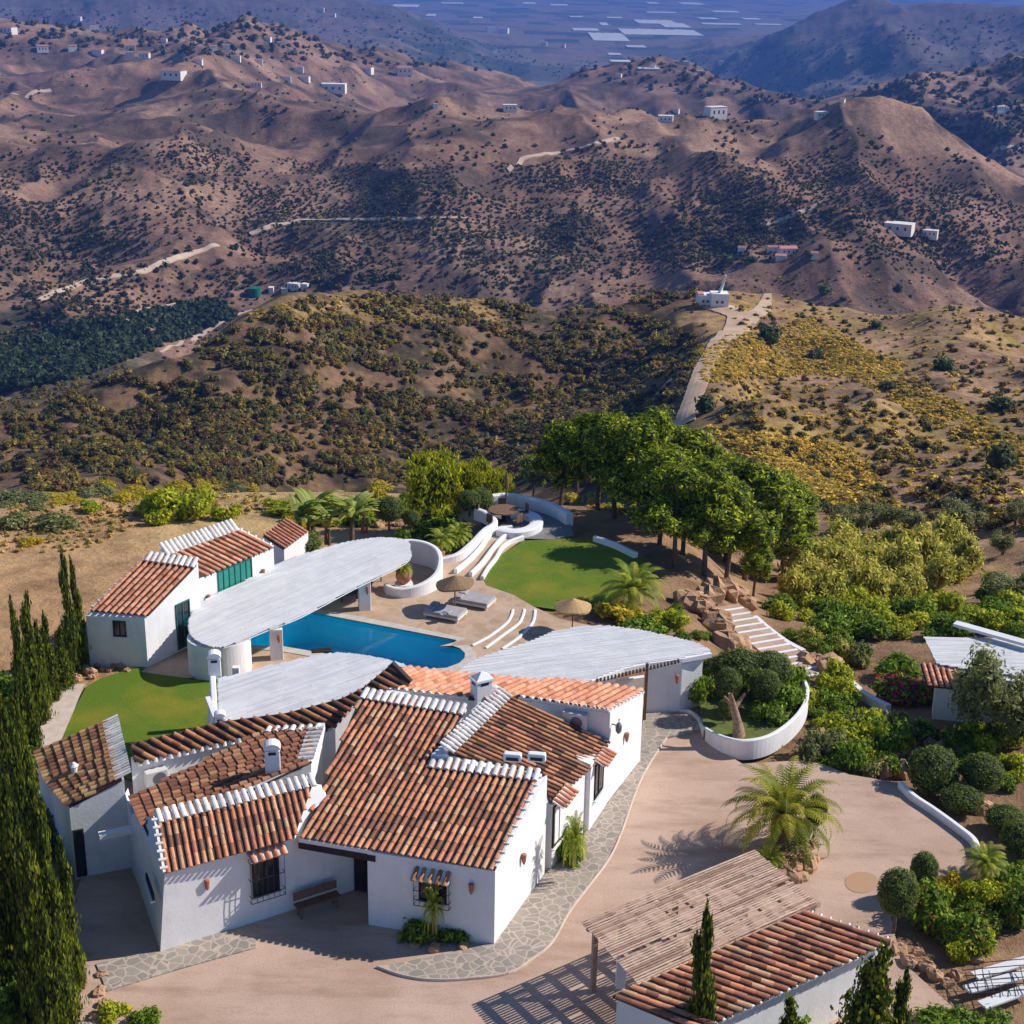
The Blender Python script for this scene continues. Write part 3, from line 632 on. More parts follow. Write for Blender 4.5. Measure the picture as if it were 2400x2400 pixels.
def chimney(parent, b, w_, h_, rz=0, cap='pyramid', label=None):
    mb = MB(); mb.box((b[0], b[1], b[2]+h_/2), (w_, w_*.8, h_), rz)
    o = mb.build("chimney", 'white', parent, bevel=.02)
    c = MB()
    if cap == 'pyramid':
        c.box((b[0], b[1], b[2]+h_+.05), (w_*1.12, w_*.92, .1), rz); c.box((b[0], b[1], b[2]+h_+.1+w_*.17), (w_*1.05, w_*.85, w_*.34), rz, taper=.1)
    else:
        V = []; F = []; k = 8; x, y = w_*.56, w_*.46
        for s_ in (-1, 1):
            for i in range(k+1): t = math.pi*i/k; V.append((x*math.cos(t), s_*y, .06+x*.75*math.sin(t)))
        for i in range(k): F.append((i, i+1, i+k+2, i+k+1))
        F += [tuple(reversed(range(k+1))), tuple(range(k+1, 2*k+2)), (0, k+1, 2*k+1, k)]
        cs, sn = math.cos(rz), math.sin(rz); V = [(b[0]+v[0]*cs-v[1]*sn, b[1]+v[0]*sn+v[1]*cs, b[2]+h_+v[2]) for v in V]; c.add(V, F)
    c.build("chimney_cap", 'white', o)
    s_ = MB(); s_.box((b[0], b[1], b[2]+h_-.1), (w_*.5, w_*.8+.02, .12), rz); s_.box((b[0], b[1], b[2]+h_-.1), (w_+.02, w_*.4, .12), rz); s_.build("smoke_opening", 'iron', o)
    if label: o['label'] = label
    return o

# ------------------------------------------------------------------ the main villa
g = lambda x, y: P(x, y, 0)
F0, F1, F2 = g(864, 2167), g(1158, 2217), g(1276, 2051)
villa = thing("villa", "large white villa with many clay tiled roofs beside the stone path and courtyard", "villa", (F0+F1)/2+np.array([0, 3, 0]))
ze = hgt(F1, 2037); zr = hgt(F2, 1811)
plM = plane(P(704, 1960, ze), P(1160, 2037, ze), P(1280, 1811, zr))
mp = [RP(x, y, plM) for x, y in ((849, 1622), (1094, 1662), (1006, 1782), (1268, 1815), (1160, 2037), (704, 1960))]
dn = mp[4]-mp[3]
dnM = np.array([plM[1][0], plM[1][1], 0.]); dnM[2] = plz(plM, dnM[0], dnM[1])-plz(plM, 0, 0)
mroof, _ = tiled("roof", villa, mp, dn, .262, TPAL); mroof['label'] = "largest roof with weathered orange tiles in long rows"
G2 = RP(1280, 1811, plM); ft = [F0, F1, np.array([*F2[:2], 0]), np.array([*G2[:2], 0])]
bk = [RP(x, y, plM) for x, y in ((1268, 1818), (1009, 1785), (1093, 1668), (856, 1630))]
D0, D1 = g(832, 2085), g(872, 2092)
left_in = np.array([*(D0+(D1-D0)*1.0)[:2], 0])
foot = [F0, F1, F2, bk[0], bk[1], bk[2], bk[3], RP(790, 1760, plM), RP(745, 1870, plM)]
foot = foot[:7]+[np.array([*g(800, 2020)[:2], 0]), D0, left_in]
wallsunder("wall", villa, foot, plM)
# parapet wall left edge of the big roof, between the two front wings
pa = [RP(x, y, plM) for x, y in ((760, 1702), (741, 1800), (689, 1962))]
mb = MB()
for i in range(2): mb.bar(pa[i]+np.array([-.1, 0, .02]), pa[i+1]+np.array([-.1, 0, .02]), .26, .3)
mb.build("parapet", 'white', villa)
mb = MB(); e0, e1 = P(702, 1978, ze-.35), P(882, 2010, ze-.35); mb.bar(e0, e1, .22, .24); mb.build("porch_beam", 'darkwood', villa)
mb = MB(); mb.bar(P(702, 1966, ze-.14), P(872, 1995, ze-.14), .2, .16); mb.build("porch_fascia", 'white', villa)
teeth("ridge_tiles", mroof, mp[0], mp[1], dn, .55, .29, .12)
teeth("ridge_tiles", mroof, mp[2], mp[3], dn, .55, .29, .12)
teeth("verge_tiles", mroof, mp[3], mp[4]+(mp[3]-mp[4])*.02, mp[0]-mp[1], .16, .4, 0, base=True, r=.05, up=.06)
window(villa, F0, F1, (982, 2052), (1047, 2118), grille=True, awning=True, label="barred window with a small dark tiled awning", awnmat=TDARK)
sconce(villa, F0, F1, 1106, 2080); sconce(villa, F1, F2, 1222, 2012)
mb = MB(); dd = D1-D0; nn_ = wallplane(D0, D1)[1]
for k in range(2): mb.bar(D0+dd*(.04+k*.5)+nn_*.03, D0+dd*(.04+k*.5)+nn_*.03+np.array([0, 0, 2.25]), .08, .06)
mb.add([D0+nn_*.02, D1+nn_*.02, D1+nn_*.02+np.array([0, 0, 2.25]), D0+nn_*.02+np.array([0, 0, 2.25])], [(0, 1, 2, 3)]); mb.build("entrance_door", 'darkwood', villa)

# front left wing
W0, W1 = g(374, 2233), g(832, 2085); W2 = g(322, 2070)
zw = hgt(W0, 2043); zwr = zw+.95
plW = plane(P(385, 2043, zw), P(687, 1962, zw), P(400, 1914, zwr))
wp = [RP(x, y, plW) for x, y in ((362, 1914), (737, 1826), (690, 1962), (385, 2045))]
dw = wp[3]-wp[0]
wroof, _ = tiled("roof", villa, wp, dw, .255, TPAL); wroof['label'] = "front left wing roof of narrow tile rows"
teeth("ridge_tiles", wroof, wp[0], wp[1], dw, .5, .275, .05); teeth("verge_tiles", wroof, wp[0], wp[3], wp[1]-wp[0], .2, .28, 0, base=True, r=.06, up=.06)
Wl = g(655, 2146)
foot = [W0, W1, np.array([*g(800, 2000)[:2], 0]), RP(735, 1832, plW), RP(400, 1922, plW), W2]
base = [(*f[:2], -.25) for f in foot]; tops = []
for i, f in enumerate(foot): tops.append((*f[:2], min(plz(plW, f[0], f[1])-.1, ze-.2) if i in (1, 2) else min(plz(plW, f[0], f[1]), zwr)-.1))
tops[0] = tuple(P(386, 2046, zw-.1)); tops[5] = (*tops[5][:2], 3.0); prism(base, tops).build("wall", 'white', villa)
window(villa, W0, W1, (589, 2012), (655, 2084), grille=True, awning=True, label="barred window with an orange tiled awning", off=.1)
sconce(villa, W0, W1, 483, 2070)
window(villa, W2, W0, (344, 2045), (362, 2110), label="narrow side window in the shaded wall")

# middle left roof with the round-topped chimney
zl = 3.25
p_a, p_b = P(306, 1869, zl), P(345, 1957, zl)
p_c = P(754, 1706, 4.75)
plC = plane(p_a, p_b, p_c)
cp = [RP(x, y, plC) for x, y in ((306, 1869), (621, 1712), (754, 1706), (729, 1784), (518, 1884), (362, 1917), (345, 1957))]
dc = (cp[0]+cp[6])/2-(cp[2]+cp[3])/2
croof, _ = tiled("roof", villa, cp, dc, .27, TBROWN, tl=.36, r=.115, lift=.04); croof['label'] = "middle left brown roof carrying the round topped chimney"
foot = [np.array([*c[:2], 0]) for c in cp]; foot[5] = foot[5]+np.array([.1, .1, 0])
wallsunder("wall", villa, foot, plC, .1)
teeth("ridge_tiles", croof, cp[2], cp[3], dc, .55, .27, .2); teeth("ridge_tiles", croof, cp[1], cp[2], np.array([0, -1, -.1]), .3, .3, .05, base=True)
cb = RP(640, 1808, plC); chimney(croof, cb-np.array([0, 0, .3]), .55, 1.25, R(8), 'round', "white round topped chimney on the brown roof")
# tall white wall between the brown roof and the wing ridge
mb = prism([(*cp[3][:2], 2), (*cp[4][:2], 2), (*(cp[4]+np.array([.05, .25, 0]))[:2], 2), (*(cp[3]+np.array([.05, .25, 0]))[:2], 2)], [tuple(cp[3]+[0, 0, .03]), tuple(cp[4]+[0, 0, .05]), tuple(cp[4]+[.05, .25, .05]), tuple(cp[3]+[.05, .25, .03])]); mb.build("wall", 'white', villa)

# long back roof strip with the eave on white wall
zk = 3.75
plB = plane(P(316, 1787, zk), P(586, 1724, zk), P(306, 1744, zk+.7))
bp_ = [RP(x, y, plB) for x, y in ((306, 1744), (526, 1690), (586, 1724), (400, 1766), (316, 1787))]
db = bp_[2]-bp_[1]
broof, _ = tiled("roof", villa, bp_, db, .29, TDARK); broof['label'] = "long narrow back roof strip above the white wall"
bE0, bE1 = np.array([*bp_[4][:2], 0]), np.array([*bp_[2][:2], 0]); off = np.array([0, .12, 0]); bR0, bR1 = np.array([*bp_[0][:2], 0]), np.array([*bp_[1][:2], 0])
foot = [bE0+off, bE1+off, bR1-off, bR0-off]; wallsunder("wall", villa, foot, plB, .14)
teeth("eave_scallops", broof, bp_[4]-[0, 0, .14], bp_[2]-[0, 0, .14], db, .12, .29, -.05, up=0)
ac_unit(villa, bE0+off, bE1+off, 362, 1815)
plD = plane(P(621, 1714, 3.9), P(784, 1700, 3.9), P(670, 1672, 4.45))
dp = [RP(x, y, plD) for x, y in ((526, 1690), (670, 1671), (800, 1637), (852, 1611), (917, 1557), (962, 1602), (905, 1614), (850, 1626), (784, 1702), (730, 1722), (586, 1724))]
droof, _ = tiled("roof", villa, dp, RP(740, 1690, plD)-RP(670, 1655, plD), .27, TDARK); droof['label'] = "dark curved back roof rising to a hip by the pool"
foot = [np.array([*c[:2], 0]) for c in dp]; wallsunder("wall", villa, foot, plD, .15)
mb = MB(); mb.bar(dp[4]+[0, 0, .05], dp[5]+[0, 0, .05], .22, .2); mb.build("hip_board", 'darkwood', droof)

# far left roof behind the cypresses
E0_, E1_ = g(207, 2060), g(322, 2036)
EL = g(150, 2078)
zf_ = 3.1
plE = plane(P(162, 1888, zf_), P(85, 1762, zf_), P(281, 1826, zf_+.75))
ep = [RP(x, y, plE) for x, y in ((85, 1762), (253, 1688), (284, 1826), (162, 1890), (110, 1830))]
de = ep[0]-ep[1]
eroof, _ = tiled("roof", villa, ep, de, .26, TGOLD, tl=.36, r=.11, lift=.045); eroof['label'] = "far left roof of golden brown patched tiles beside the cypresses"
teeth("ridge_tiles", eroof, ep[1], ep[2], de, .6, .17, -.12, up=.06, base=False, r=.06)
foot = [np.array([*c[:2], 0]) for c in (ep[0], ep[1], RP(272, 1826, plE), ep[3])]; foot[2] = foot[2]+np.array([.3, 0, 0])
wallsunder("wall", villa, foot, plE, .1)
ev = MB(); ev.lathe(RP(175, 1812, plE), [(.12, 0), (.12, .3), (.18, .32), (.05, .45)], 10); ev.build("roof_vent", 'white', eroof)
eA, eB = foot[3], foot[2]
window(villa, eA, eB, (170, 1946), (205, 2050), name="door", mull=0, label="dark doorway under the golden roof", sill=False)
# recessed back wall between golden roof and brown roof, with a lintel over a door
mb = prism([(*foot[2][:2], -.2), (*W2[:2], -.2), (*(W2+[0, .4, 0])[:2], -.2), (*(foot[2]+[0, .4, 0])[:2], -.2)], [(*foot[2][:2], 3.2), (*W2[:2], 2.75), (*(W2+[0, .4, 0])[:2], 2.75), (*(foot[2]+[0, .4, 0])[:2], 3.2)]); mb.build("wall", 'white', villa)
mb = MB(); mb.bar(P(232, 1960, 2.3), P(318, 1942, 2.3), .3, .22); mb.build("door_canopy", 'white', villa)
window(villa, foot[2], W2, (236, 1985), (300, 2040), name="door", mull=1, label="grey double door in the shaded yard", sill=False)

# right hand middle roof (dark rows) and the wall along the stone path
zb = hgt(g(1292, 2036), 1876); zj = hgt(g(1421, 1888), 1737)
plF = plane(P(1290, 1879, zb), P(1425, 1737, zj), P(1190, 1628, 4.75))
fp = [RP(x, y, plF) for x, y in ((1192, 1629), (1427, 1737), (1398, 1784), (1291, 1882), (1272, 1810), (1050, 1765))]
df = fp[1]-fp[0]
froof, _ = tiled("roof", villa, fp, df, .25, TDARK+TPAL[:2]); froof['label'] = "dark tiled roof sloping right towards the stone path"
teeth("ridge_tiles", froof, fp[5], fp[0], df, .6, .25, -.15, up=.1, r=.085)
foot = [np.array([*c[:2], 0]) for c in (fp[0], fp[1]+[0, 0, 0], fp[3], RP(1230, 1800, plF), fp[5])]
foot = [foot[0]+[.1, -.1, 0], g(1421, 1888), g(1292, 2040), F2+[-.1, .3, 0], foot[4]+[.1, .1, 0]]; wallsunder("wall", villa, foot, plF, .1)
b1, b2, b3_ = g(1352, 1948), g(1379, 1952), g(1421, 1888)
bz = hgt(b2, 1784)
prism([(*q[:2], -.2) for q in (b1, b2, b3_+[.02, 0, 0], b3_+[-.6, .1, 0], b1+[-.2, .3, 0])], [(*q[:2], z) for q, z in ((b1, bz), (b2, bz-.15), (b3_+[.02, 0, 0], zj-.12), (b3_+[-.6, .1, 0], zj-.05), (b1+[-.2, .3, 0], bz))]).build("wall", 'white', villa, bevel=.04)
window(villa, g(1292, 2040), g(1358, 1950), (1296, 1892), (1322, 1950), awning=True, label="window with bright tiled awning nearest the big gable", awnw=.08)
window(villa, b2, b3_, (1394, 1796), (1411, 1846), awning=True, label="window with tiled awning beside the tall end block", awnw=.08)
# white gable wall between the big roof and the dark roof
q0, q1 = RP(1096, 1650, plM), RP(1010, 1778, plM); r0, r1 = fp[0], fp[5]
prism([(*p[:2], 1) for p in (q0, q1, r1, r0)], [tuple(p) for p in (r0*[0, 0, 1]+q0*[1, 1, 0]-[0, 0, .12], r1*[0, 0, 1]+q1*[1, 1, 0]-[0, 0, .15], r1-[0, 0, .05], r0-[0, 0, .05])]).build("wall", 'white', villa)
for px in (1195, 1252):
    q = RP(px, 1787, plM)+np.array([.1, .25, .1]); mb = MB(); mb.box(q, (.68, .3, .34), R(-8)); o = mb.build("vent_box", 'white', froof, bevel=.06)
    mb = MB(); mb.box(q-[0, .02, .02], (.46, .32, .12), R(-8)); mb.build("louvre", 'iron', o)

# tall end block with pink roof that falls away to the pool
K0, K1 = g(1421, 1886), g(1500, 1786); zt = hgt(K0, 1664); zn = hgt(K1, 1620)
plG = plane(P(1424, 1664, zt), P(1507, 1620, zn), P(1098, 1636, zt+.02))
gp = [RP(x, y, plG) for x, y in ((900, 1613), (1098, 1636), (1175, 1640), (1215, 1634), (1426, 1665), (1509, 1620), (1450, 1610), (1275, 1590), (1266, 1597), (1050, 1577), (933, 1562), (965, 1600))]
dg = RP(1386, 1602, plG)-RP(1303, 1643, plG)
groof, _ = tiled("roof", villa, gp, dg, .36, TPINK, r=.13); groof['label'] = "pale pink roof on the tall end block nearest the pool"
gf = lambda i: np.array([*gp[i][:2], 0])
foot = [gf(0), gf(1), gf(2), gf(3), np.array([*K0[:2], 0]), K1, gf(7), gf(9), gf(10)+[.3, -.2, 0]]; wallsunder("wall", villa, foot, plG, .1)
for i, j in ((0, 1), (3, 4)): teeth("ridge_tiles", groof, gp[i], gp[j], -dg, .2, .36, .0, r=.09, up=.03)
teeth("verge_tiles", groof, gp[4], gp[5], np.array([1, -.5, 0]), .14, .4, 0, base=True, r=.05, up=.03)
ac_unit(villa, gf(3), K0, 1352, 1683, 1.0, .72); ac_unit(villa, q0*[1, 1, 0], q1*[1, 1, 0], 1112, 1672, .9, .65)
sconce(villa, K0, K1, 1464, 1727)
pl_ = wallplane(K0, K1); q = RP(1434, 1697, pl_); mb = MB(); mb.tube([q, q+pl_[1]*.3, q+pl_[1]*.3+[0, 0, .3]], .03); mb.lathe(q+pl_[1]*.3+[0, 0, -.35], [(.05, 0), (.12, .1), (.14, .35), (.04, .5)], 8); mb.build("wall_lantern", 'grey', villa)
cb = RP(1128, 1634, plG); chimney(groof, cb-[0, 0, .3], .72, 1.1, R(30), 'pyramid', "large white chimney with pointed cap on the pink roof")
cb = RP(1162, 1628, plG); chimney(groof, cb-[0, 0, .2], .3, .4, R(30), 'round')

# ------------------------------------------------------------------ pool house
h0, h1 = P(211, 1556, 0), P(347, 1564, 0); h2 = P(470, 1474, 0)
zh = hgt(h1, 1441)
ph = thing("pool_house", "white pool house with two clay tiled roofs at the edge of the dry field", "house", (h1+h2)/2)
plH = plane(P(211, 1428, zh), P(347, 1440, zh), P(462, 1318, zh+1.45))
hp = [RP(x, y, plH) for x, y in ((344, 1302), (400, 1308), (464, 1318), (451, 1333), (347, 1441), (211, 1429))]
r1_, _ = tiled("roof", ph, hp, hp[4]-hp[3], .3, TPINK); r1_['label'] = "pale orange front roof"
teeth("ridge_tiles", r1_, hp[0], hp[2], hp[4]-hp[2], .6, .28, .1, r=.12); teeth("verge_tiles", r1_, hp[0], hp[5], hp[4]-hp[5], .12, .4, 0, base=True, r=.05, up=.03)
foot = [h0, h1, np.array([*hp[2][:2], 0]), np.array([*hp[0][:2], 0])]
wallsunder("wall", ph, foot, plH, .1)
H1b = foot[2]
window(ph, h0, h1, (264, 1454), (297, 1492), label="small dark window in the shaded end wall", mull=1)
window(ph, h1, H1b, (410, 1418), (449, 1508), name="door", label="dark glazed door on the terrace side", frame='greenframe', mull=1, sill=False)
plI = plane(P(467, 1354, zh+.25), P(639, 1281, zh+.25), P(558, 1238, zh+1.35))
ip = [RP(x, y, plI) for x, y in ((384, 1298), (556, 1238), (641, 1281), (466, 1355), (462, 1318), (410, 1306))]
r2_, _ = tiled("roof", ph, ip, ip[2]-ip[1], .3, TPAL[:7]+TPINK); r2_['label'] = "darker orange roof behind"
teeth("ridge_tiles", r2_, ip[0], ip[1], ip[2]-ip[1], .7, .28, -.2, up=.06, r=.12); teeth("verge_tiles", r2_, ip[1], ip[2], ip[0]-ip[1], .14, .4, 0, base=True, r=.06, up=.04)
foot = [np.array([*c[:2], 0]) for c in (ip[3], ip[2], ip[1], ip[0])]; wallsunder("wall", ph, foot, plI, .12)
window(ph, foot[0], foot[1], (509, 1340), (592, 1380), frame='greenframe', glass=mat('green_glass', (.02, .20, .16), (.03, .28, .22), 2, .2), mull=5, label="wide green framed window", sill=False)
sconce(ph, foot[0], foot[1], 486, 1402); sconce(ph, foot[0], foot[1], 614, 1342)
gw_ = thing("garden_wall", "short white wall with tile capping behind the pool house roof", "wall", P(640, 1330, 0))
a_, b_ = P(620, 1330, 0), P(668, 1350, 0); prism([(*q[:2], -.2) for q in (a_, b_, b_+[1, 2.5, 0], a_+[1, 2.5, 0])], [(*q[:2], z) for q, z in ((a_, 1.9), (b_, 1.6), (b_+[1, 2.5, 0], 1.7), (a_+[1, 2.5, 0], 2.0))]).build("wall", 'white', gw_)
q = [np.array((*(a_+[0, 0, 0])[:2], 1.92)), np.array((*(b_)[:2], 1.62)), np.array((*(b_+[1, 2.5, 0])[:2], 1.72)), np.array((*(a_+[1, 2.5, 0])[:2], 2.02))]
tiled("capping", gw_, q, q[1]-q[0], .28, TPINK)

# ------------------------------------------------------------------ white slatted shades
pA, pB = P(853, 1434, 0), P(646, 1550, 0); zc = (hgt(pA, 1362)+hgt(pB, 1467))/2+.02
ca = thing("pool_pergola", "long rounded white slatted shade roof over the pool house side of the pool", "shade roof", (pA+pB)/2)
o1 = [(443, 1456), (446, 1485), (470, 1506), (512, 1517), (553, 1506), (632, 1473), (706, 1444), (835, 1376), (951, 1318), (961, 1287), (949, 1266), (889, 1260), (814, 1270), (752, 1287), (690, 1306), (620, 1335), (574, 1361), (520, 1386), (462, 1419)]
op = [np.array(v) for v in spline([P(x, y, zc) for x, y in o1+[o1[0]]], 5)[:-1]]
sdir = P(900, 1290, zc)-P(470, 1480, zc)
c1 = slats("slatted_canopy", ca, op, sdir, .12, .008, .04)
mb = MB(); mb.add([p-np.array([0, 0, .1]) for p in op]+[p-np.array([0, 0, .05]) for p in op], [(i, (i+1) % len(op), (i+1) % len(op)+len(op), i+len(op)) for i in range(len(op))]); rim = mb.build("rim_board", 'white', ca)
mb = MB(); sd = sdir/np.linalg.norm(sdir); L0 = P(480, 1475, zc)
for k in range(1, 11):
    c = L0+sdir*(k/11)*1.05; cr = np.array([-sd[1], sd[0], 0]); from_ = []
    p2 = [((p-c)@sd, (p-c)@cr) for p in op]
    sc_ = scan([(v, u) for v, u in p2], 0.0)
    if sc_: mb.bar(c+cr*(sc_[0][0]+.1)-[0, 0, .09], c+cr*(sc_[0][1]-.1)-[0, 0, .09], .09, .12)
mb.build("rafters", 'whitewood', ca)['kind'] = 'stuff'
for q in (pA, pB):
    mb = MB(); mb.box((q[0], q[1]+.4, zc/2-.14), (.62, .6, zc-.14), R(12)); mb.build("pillar", 'white', ca, bevel=.03)
    mb = MB(); mb.lathe((q[0]+.2, q[1]+.02, zc-.85), [(.04, 0), (.09, .2), (.07, .45)], 8); mb.build("wall_lamp", 'terra', ca)
dc_ = P(517, 1567, 0); mb = MB(); V = []; F = []; k = 0
ts = np.linspace(R(-215), R(60), 40)
for t in ts:
    for r_, z in ((1.5, -.2), (1.5, zc-.12), (1.28, zc-.12), (1.28, -.2)): V.append((dc_[0]+r_*math.cos(t), dc_[1]+r_*.9*math.sin(t), z))
for i in range(len(ts)-1):
    for j in range(4): F.append((i*4+j, (i+1)*4+j, (i+1)*4+(j+1) % 4, i*4+(j+1) % 4))
F += [(3, 2, 1, 0), tuple((len(ts)-1)*4+j for j in range(4))]; mesh_np("round_wall", V, [tuple(reversed(f)) for f in F], 'white', ca)

zs = 3.0
cbn = thing("barbecue_pergola", "pale white slatted shade roof between the round wall and the back roof strip", "shade roof", P(680, 1640, 0))
o2 = [(512, 1590), (568, 1578), (620, 1562), (679, 1550), (730, 1538), (793, 1529), (849, 1535), (900, 1544), (945, 1556), (960, 1570), (960, 1640), (800, 1700), (560, 1740), (516, 1735)]
op2 = [P(x, y, zs) for x, y in o2]
slats("slatted_canopy", cbn, op2, P(780, 1560, zs)-P(540, 1640, zs), .13, .012, .04, pal=((.93, .93, .95), (.88, .88, .91), (.92, .88, .89), (.80, .80, .84), (.93, .93, .93)))
for x, y in ((560, 1700), (900, 1690)):
    mb = MB(); q = P(x, y, 0); mb.box((q[0], q[1], zs/2-.05), (.3, .3, zs-.08)); mb.build("post", 'white', cbn)
# fin wall with two stacks
fw = thing("chimney_wall", "sloping white end wall with a capped chimney stack above the small lawn", "chimney wall", P(490, 1690, 0))
fb0, fb1 = P(468, 1712, 0), P(505, 1660, 0)
zf1 = 3.35
t0_, t1_ = P(500, 1690, 3.2), P(494, 1575, 3.2)
wq = [np.array([*t0_[:2], 0]), np.array([*t1_[:2], 0])]
prism([(*(wq[0]+[-.45, 0, 0])[:2], -.2), (*wq[0][:2], -.2), (*wq[1][:2], -.2), (*(wq[1]+[-.35, 0, 0])[:2], -.2)], [(*(wq[0]+[-.05, 0, 0])[:2], 3.1), (*(wq[0]+[.2, 0, 0])[:2], 3.1), (*(wq[1]+[.2, 0, 0])[:2], 3.1), (*(wq[1]+[-.05, 0, 0])[:2], 3.1)]).build("wall", 'white', fw, bevel=.05)
chimney(fw, (*(wq[1]+[.15, .1, 0])[:2], 2.9), .55, .95, R(10), 'round', "taller stack with hooded cap")
chimney(fw, (*(wq[0]+[.25, .1, 0])[:2], 2.9), .42, .45, R(10), 'round', "short stack with rounded hood")
mb = MB(); mb.bar(P(487, 1636, 3.3), P(506, 1685, 3.2), .2, .15); mb.build("ledge", 'white', fw)

zp = 2.75
cc3 = thing("entrance_pergola", "wide white slatted shade roof between the pool and the round planter", "shade roof", P(1400, 1560, 0))
o3 = [(1060, 1585), (1100, 1553), (1132, 1539), (1185, 1522), (1244, 1503), (1297, 1480), (1364, 1468), (1422, 1466), (1492, 1475), (1550, 1487), (1604, 1499), (1640, 1510), (1668, 1526), (1596, 1541), (1521, 1551), (1459, 1564), (1376, 1596), (1330, 1640), (1060, 1640)]
op3 = [P(x, y, zp) for x, y in o3]
slats("slatted_canopy", cc3, op3, P(1600, 1520, zp)-P(1150, 1580, zp), .13, .008, .04)
mb = MB(); fr_ = [P(x, y, zp-.12) for x, y in ((1376, 1602), (1459, 1570), (1521, 1557), (1596, 1547), (1666, 1534))]
for i in range(4): mb.bar(fr_[i], fr_[i+1], .22, .2)
mb.build("edge_beam", 'white', cc3)
mb = MB(); e = [P(x, y, zp-.04) for x, y in ((1400, 1592), (1590, 1546))]
for k in range(24): q = e[0]+(e[1]-e[0])*k/23; mb.bar(q, q+np.array([-.02, -.28, 0]), .09, .07)
mb.build("rafter_ends", 'darkwood', cc3)['kind'] = 'stuff'
ew = thing("entrance_wall", "tall white entrance wall with shadowed pier behind the gate post", "wall", P(1560, 1668, 0))
a_, b_ = P(1513, 1670, 0), P(1592, 1668, 0); zt_ = hgt(a_, 1556)
prism([(*q[:2], -.1) for q in (a_, b_, b_+[0, .35, 0], a_+[0, .35, 0])], [(*q[:2], zt_) for q in (a_, b_, b_+[0, .35, 0], a_+[0, .35, 0])]).build("wall", 'white', ew, bevel=.02)
b2_ = P(1640, 1655, 0); prism([(*q[:2], -.1) for q in (b_, b2_, b2_+[0, .3, 0], b_+[0, .3, 0])], [(*q[:2], zt_*.97) for q in (b_, b2_, b2_+[0, .3, 0], b_+[0, .3, 0])]).build("pier", 'white', ew, bevel=.02)
sconce(ew, b_, b2_, 1584, 1590)
lw = thing("terrace_wall", "white wall seen through the opening under the entrance shade", "wall", P(1450, 1610, 0))
a_, b_ = P(1380, 1668, 0), P(1440, 1655, 0); prism([(*q[:2], -.1) for q in (a_, b_, b_+[0, .3, 0], a_+[0, .3, 0])], [(*q[:2], zt_) for q in (a_, b_, b_+[0, .3, 0], a_+[0, .3, 0])]).build("wall", 'white', lw)
a_, b_ = P(1440, 1640, 0), P(1508, 1630, 0); prism([(*q[:2], -.1) for q in (a_, b_, b_+[0, .25, 0], a_+[0, .25, 0])], [(*q[:2], .95) for q in (a_, b_, b_+[0, .25, 0], a_+[0, .25, 0])]).build("low_wall", 'white', lw)
gp_ = P(1510, 1690, 0); mb = MB(); mb.box((gp_[0], gp_[1], 1.45), (.13, .13, 2.9)); o = mb.build("gate_post", 'brownwood', bevel=.01); tag(o, "brown wooden gate post at the corner of the tall end block", "post")

# ------------------------------------------------------------------ low white walls, steps, planters
def wobj(name, label, cat, mb, mtl='white', group=None):
    o = mb.build(name, mtl); return tag(o, label, cat, group)
wobj("round_planter", "curved white planter wall holding the clipped cloud tree by the courtyard", "planter", pwall([(1590, 1668), (1615, 1670), (1636, 1686), (1646, 1712), (1660, 1738), (1700, 1764), (1745, 1774), (1800, 1762), (1850, 1728), (1880, 1690), (1888, 1650), (1870, 1615), (1834, 1590)], -.1, [.12, .12, .15, .35, .6, .78, .85, .85, .85, .85, .85, .8, .7], .2))
pb_ = [(1650, 1712), (1700, 1740), (1745, 1750), (1800, 1738), (1850, 1700), (1876, 1650), (1840, 1600), (1700, 1600), (1640, 1640)]
sheet("planter_soil", pb_, .45, mat('dark_soil', (.10, .11, .03), (.13, .17, .03), 3), thick=.5)
sp_ = [(905, 1385), (915, 1394), (948, 1400), (990, 1394), (1022, 1378), (1032, 1356), (1024, 1337), (1000, 1325), (962, 1318), (930, 1322)]
wobj("spiral_planter", "rising white spiral wall around the terracotta urn beside the pool shade", "planter", pwall(sp_, -.1, [.45, .5, .55, .7, .9, 1.15, 1.3, 1.4, 1.4, 1.4], .28))
for i, (pts, hh, lab) in enumerate((
    ([(1031, 1318), (1073, 1313), (1106, 1292), (1135, 1262), (1160, 1243), (1140, 1225), (1115, 1215)], [.25, .45, .6, .6, .6, .7, .7], "thick white wavy wall on the garden side of the upper steps"),
    ([(1068, 1345), (1100, 1318), (1126, 1290), (1145, 1262), (1165, 1248), (1200, 1243)], .32, "first narrow white ribbon wall of the upper steps"),
    ([(1103, 1352), (1130, 1325), (1155, 1292), (1180, 1265), (1215, 1250)], .3, "middle white ribbon wall of the upper steps"),
    ([(1130, 1360), (1145, 1335), (1163, 1312), (1175, 1290), (1195, 1275), (1226, 1264)], .25, "white ribbon wall bordering the round lawn"),
    ([(1107, 1514), (1148, 1492), (1186, 1463), (1198, 1445), (1202, 1430)], .16, "curved white step edge nearest the pool"),
    ([(1138, 1520), (1182, 1488), (1215, 1463), (1225, 1445), (1229, 1430)], .16, "middle curved white step edge near the pool"),
    ([(1177, 1522), (1215, 1496), (1244, 1467), (1252, 1450), (1254, 1431)], .16, "curved white step edge farthest from the pool"))):
    wobj("step_wall" if i < 4 else "step_edge", lab, "low wall" if i < 4 else "step", pwall(pts, -.05, hh if i < 4 else .08, .34 if i == 0 else (.2 if i < 4 else .16)))
wobj("garden_bench", "long curved white bench wall in the shade behind the round paving", "bench", pwall([(1153, 1186), (1190, 1183), (1252, 1194), (1300, 1210), (1335, 1230)], -.1, .75, .5))
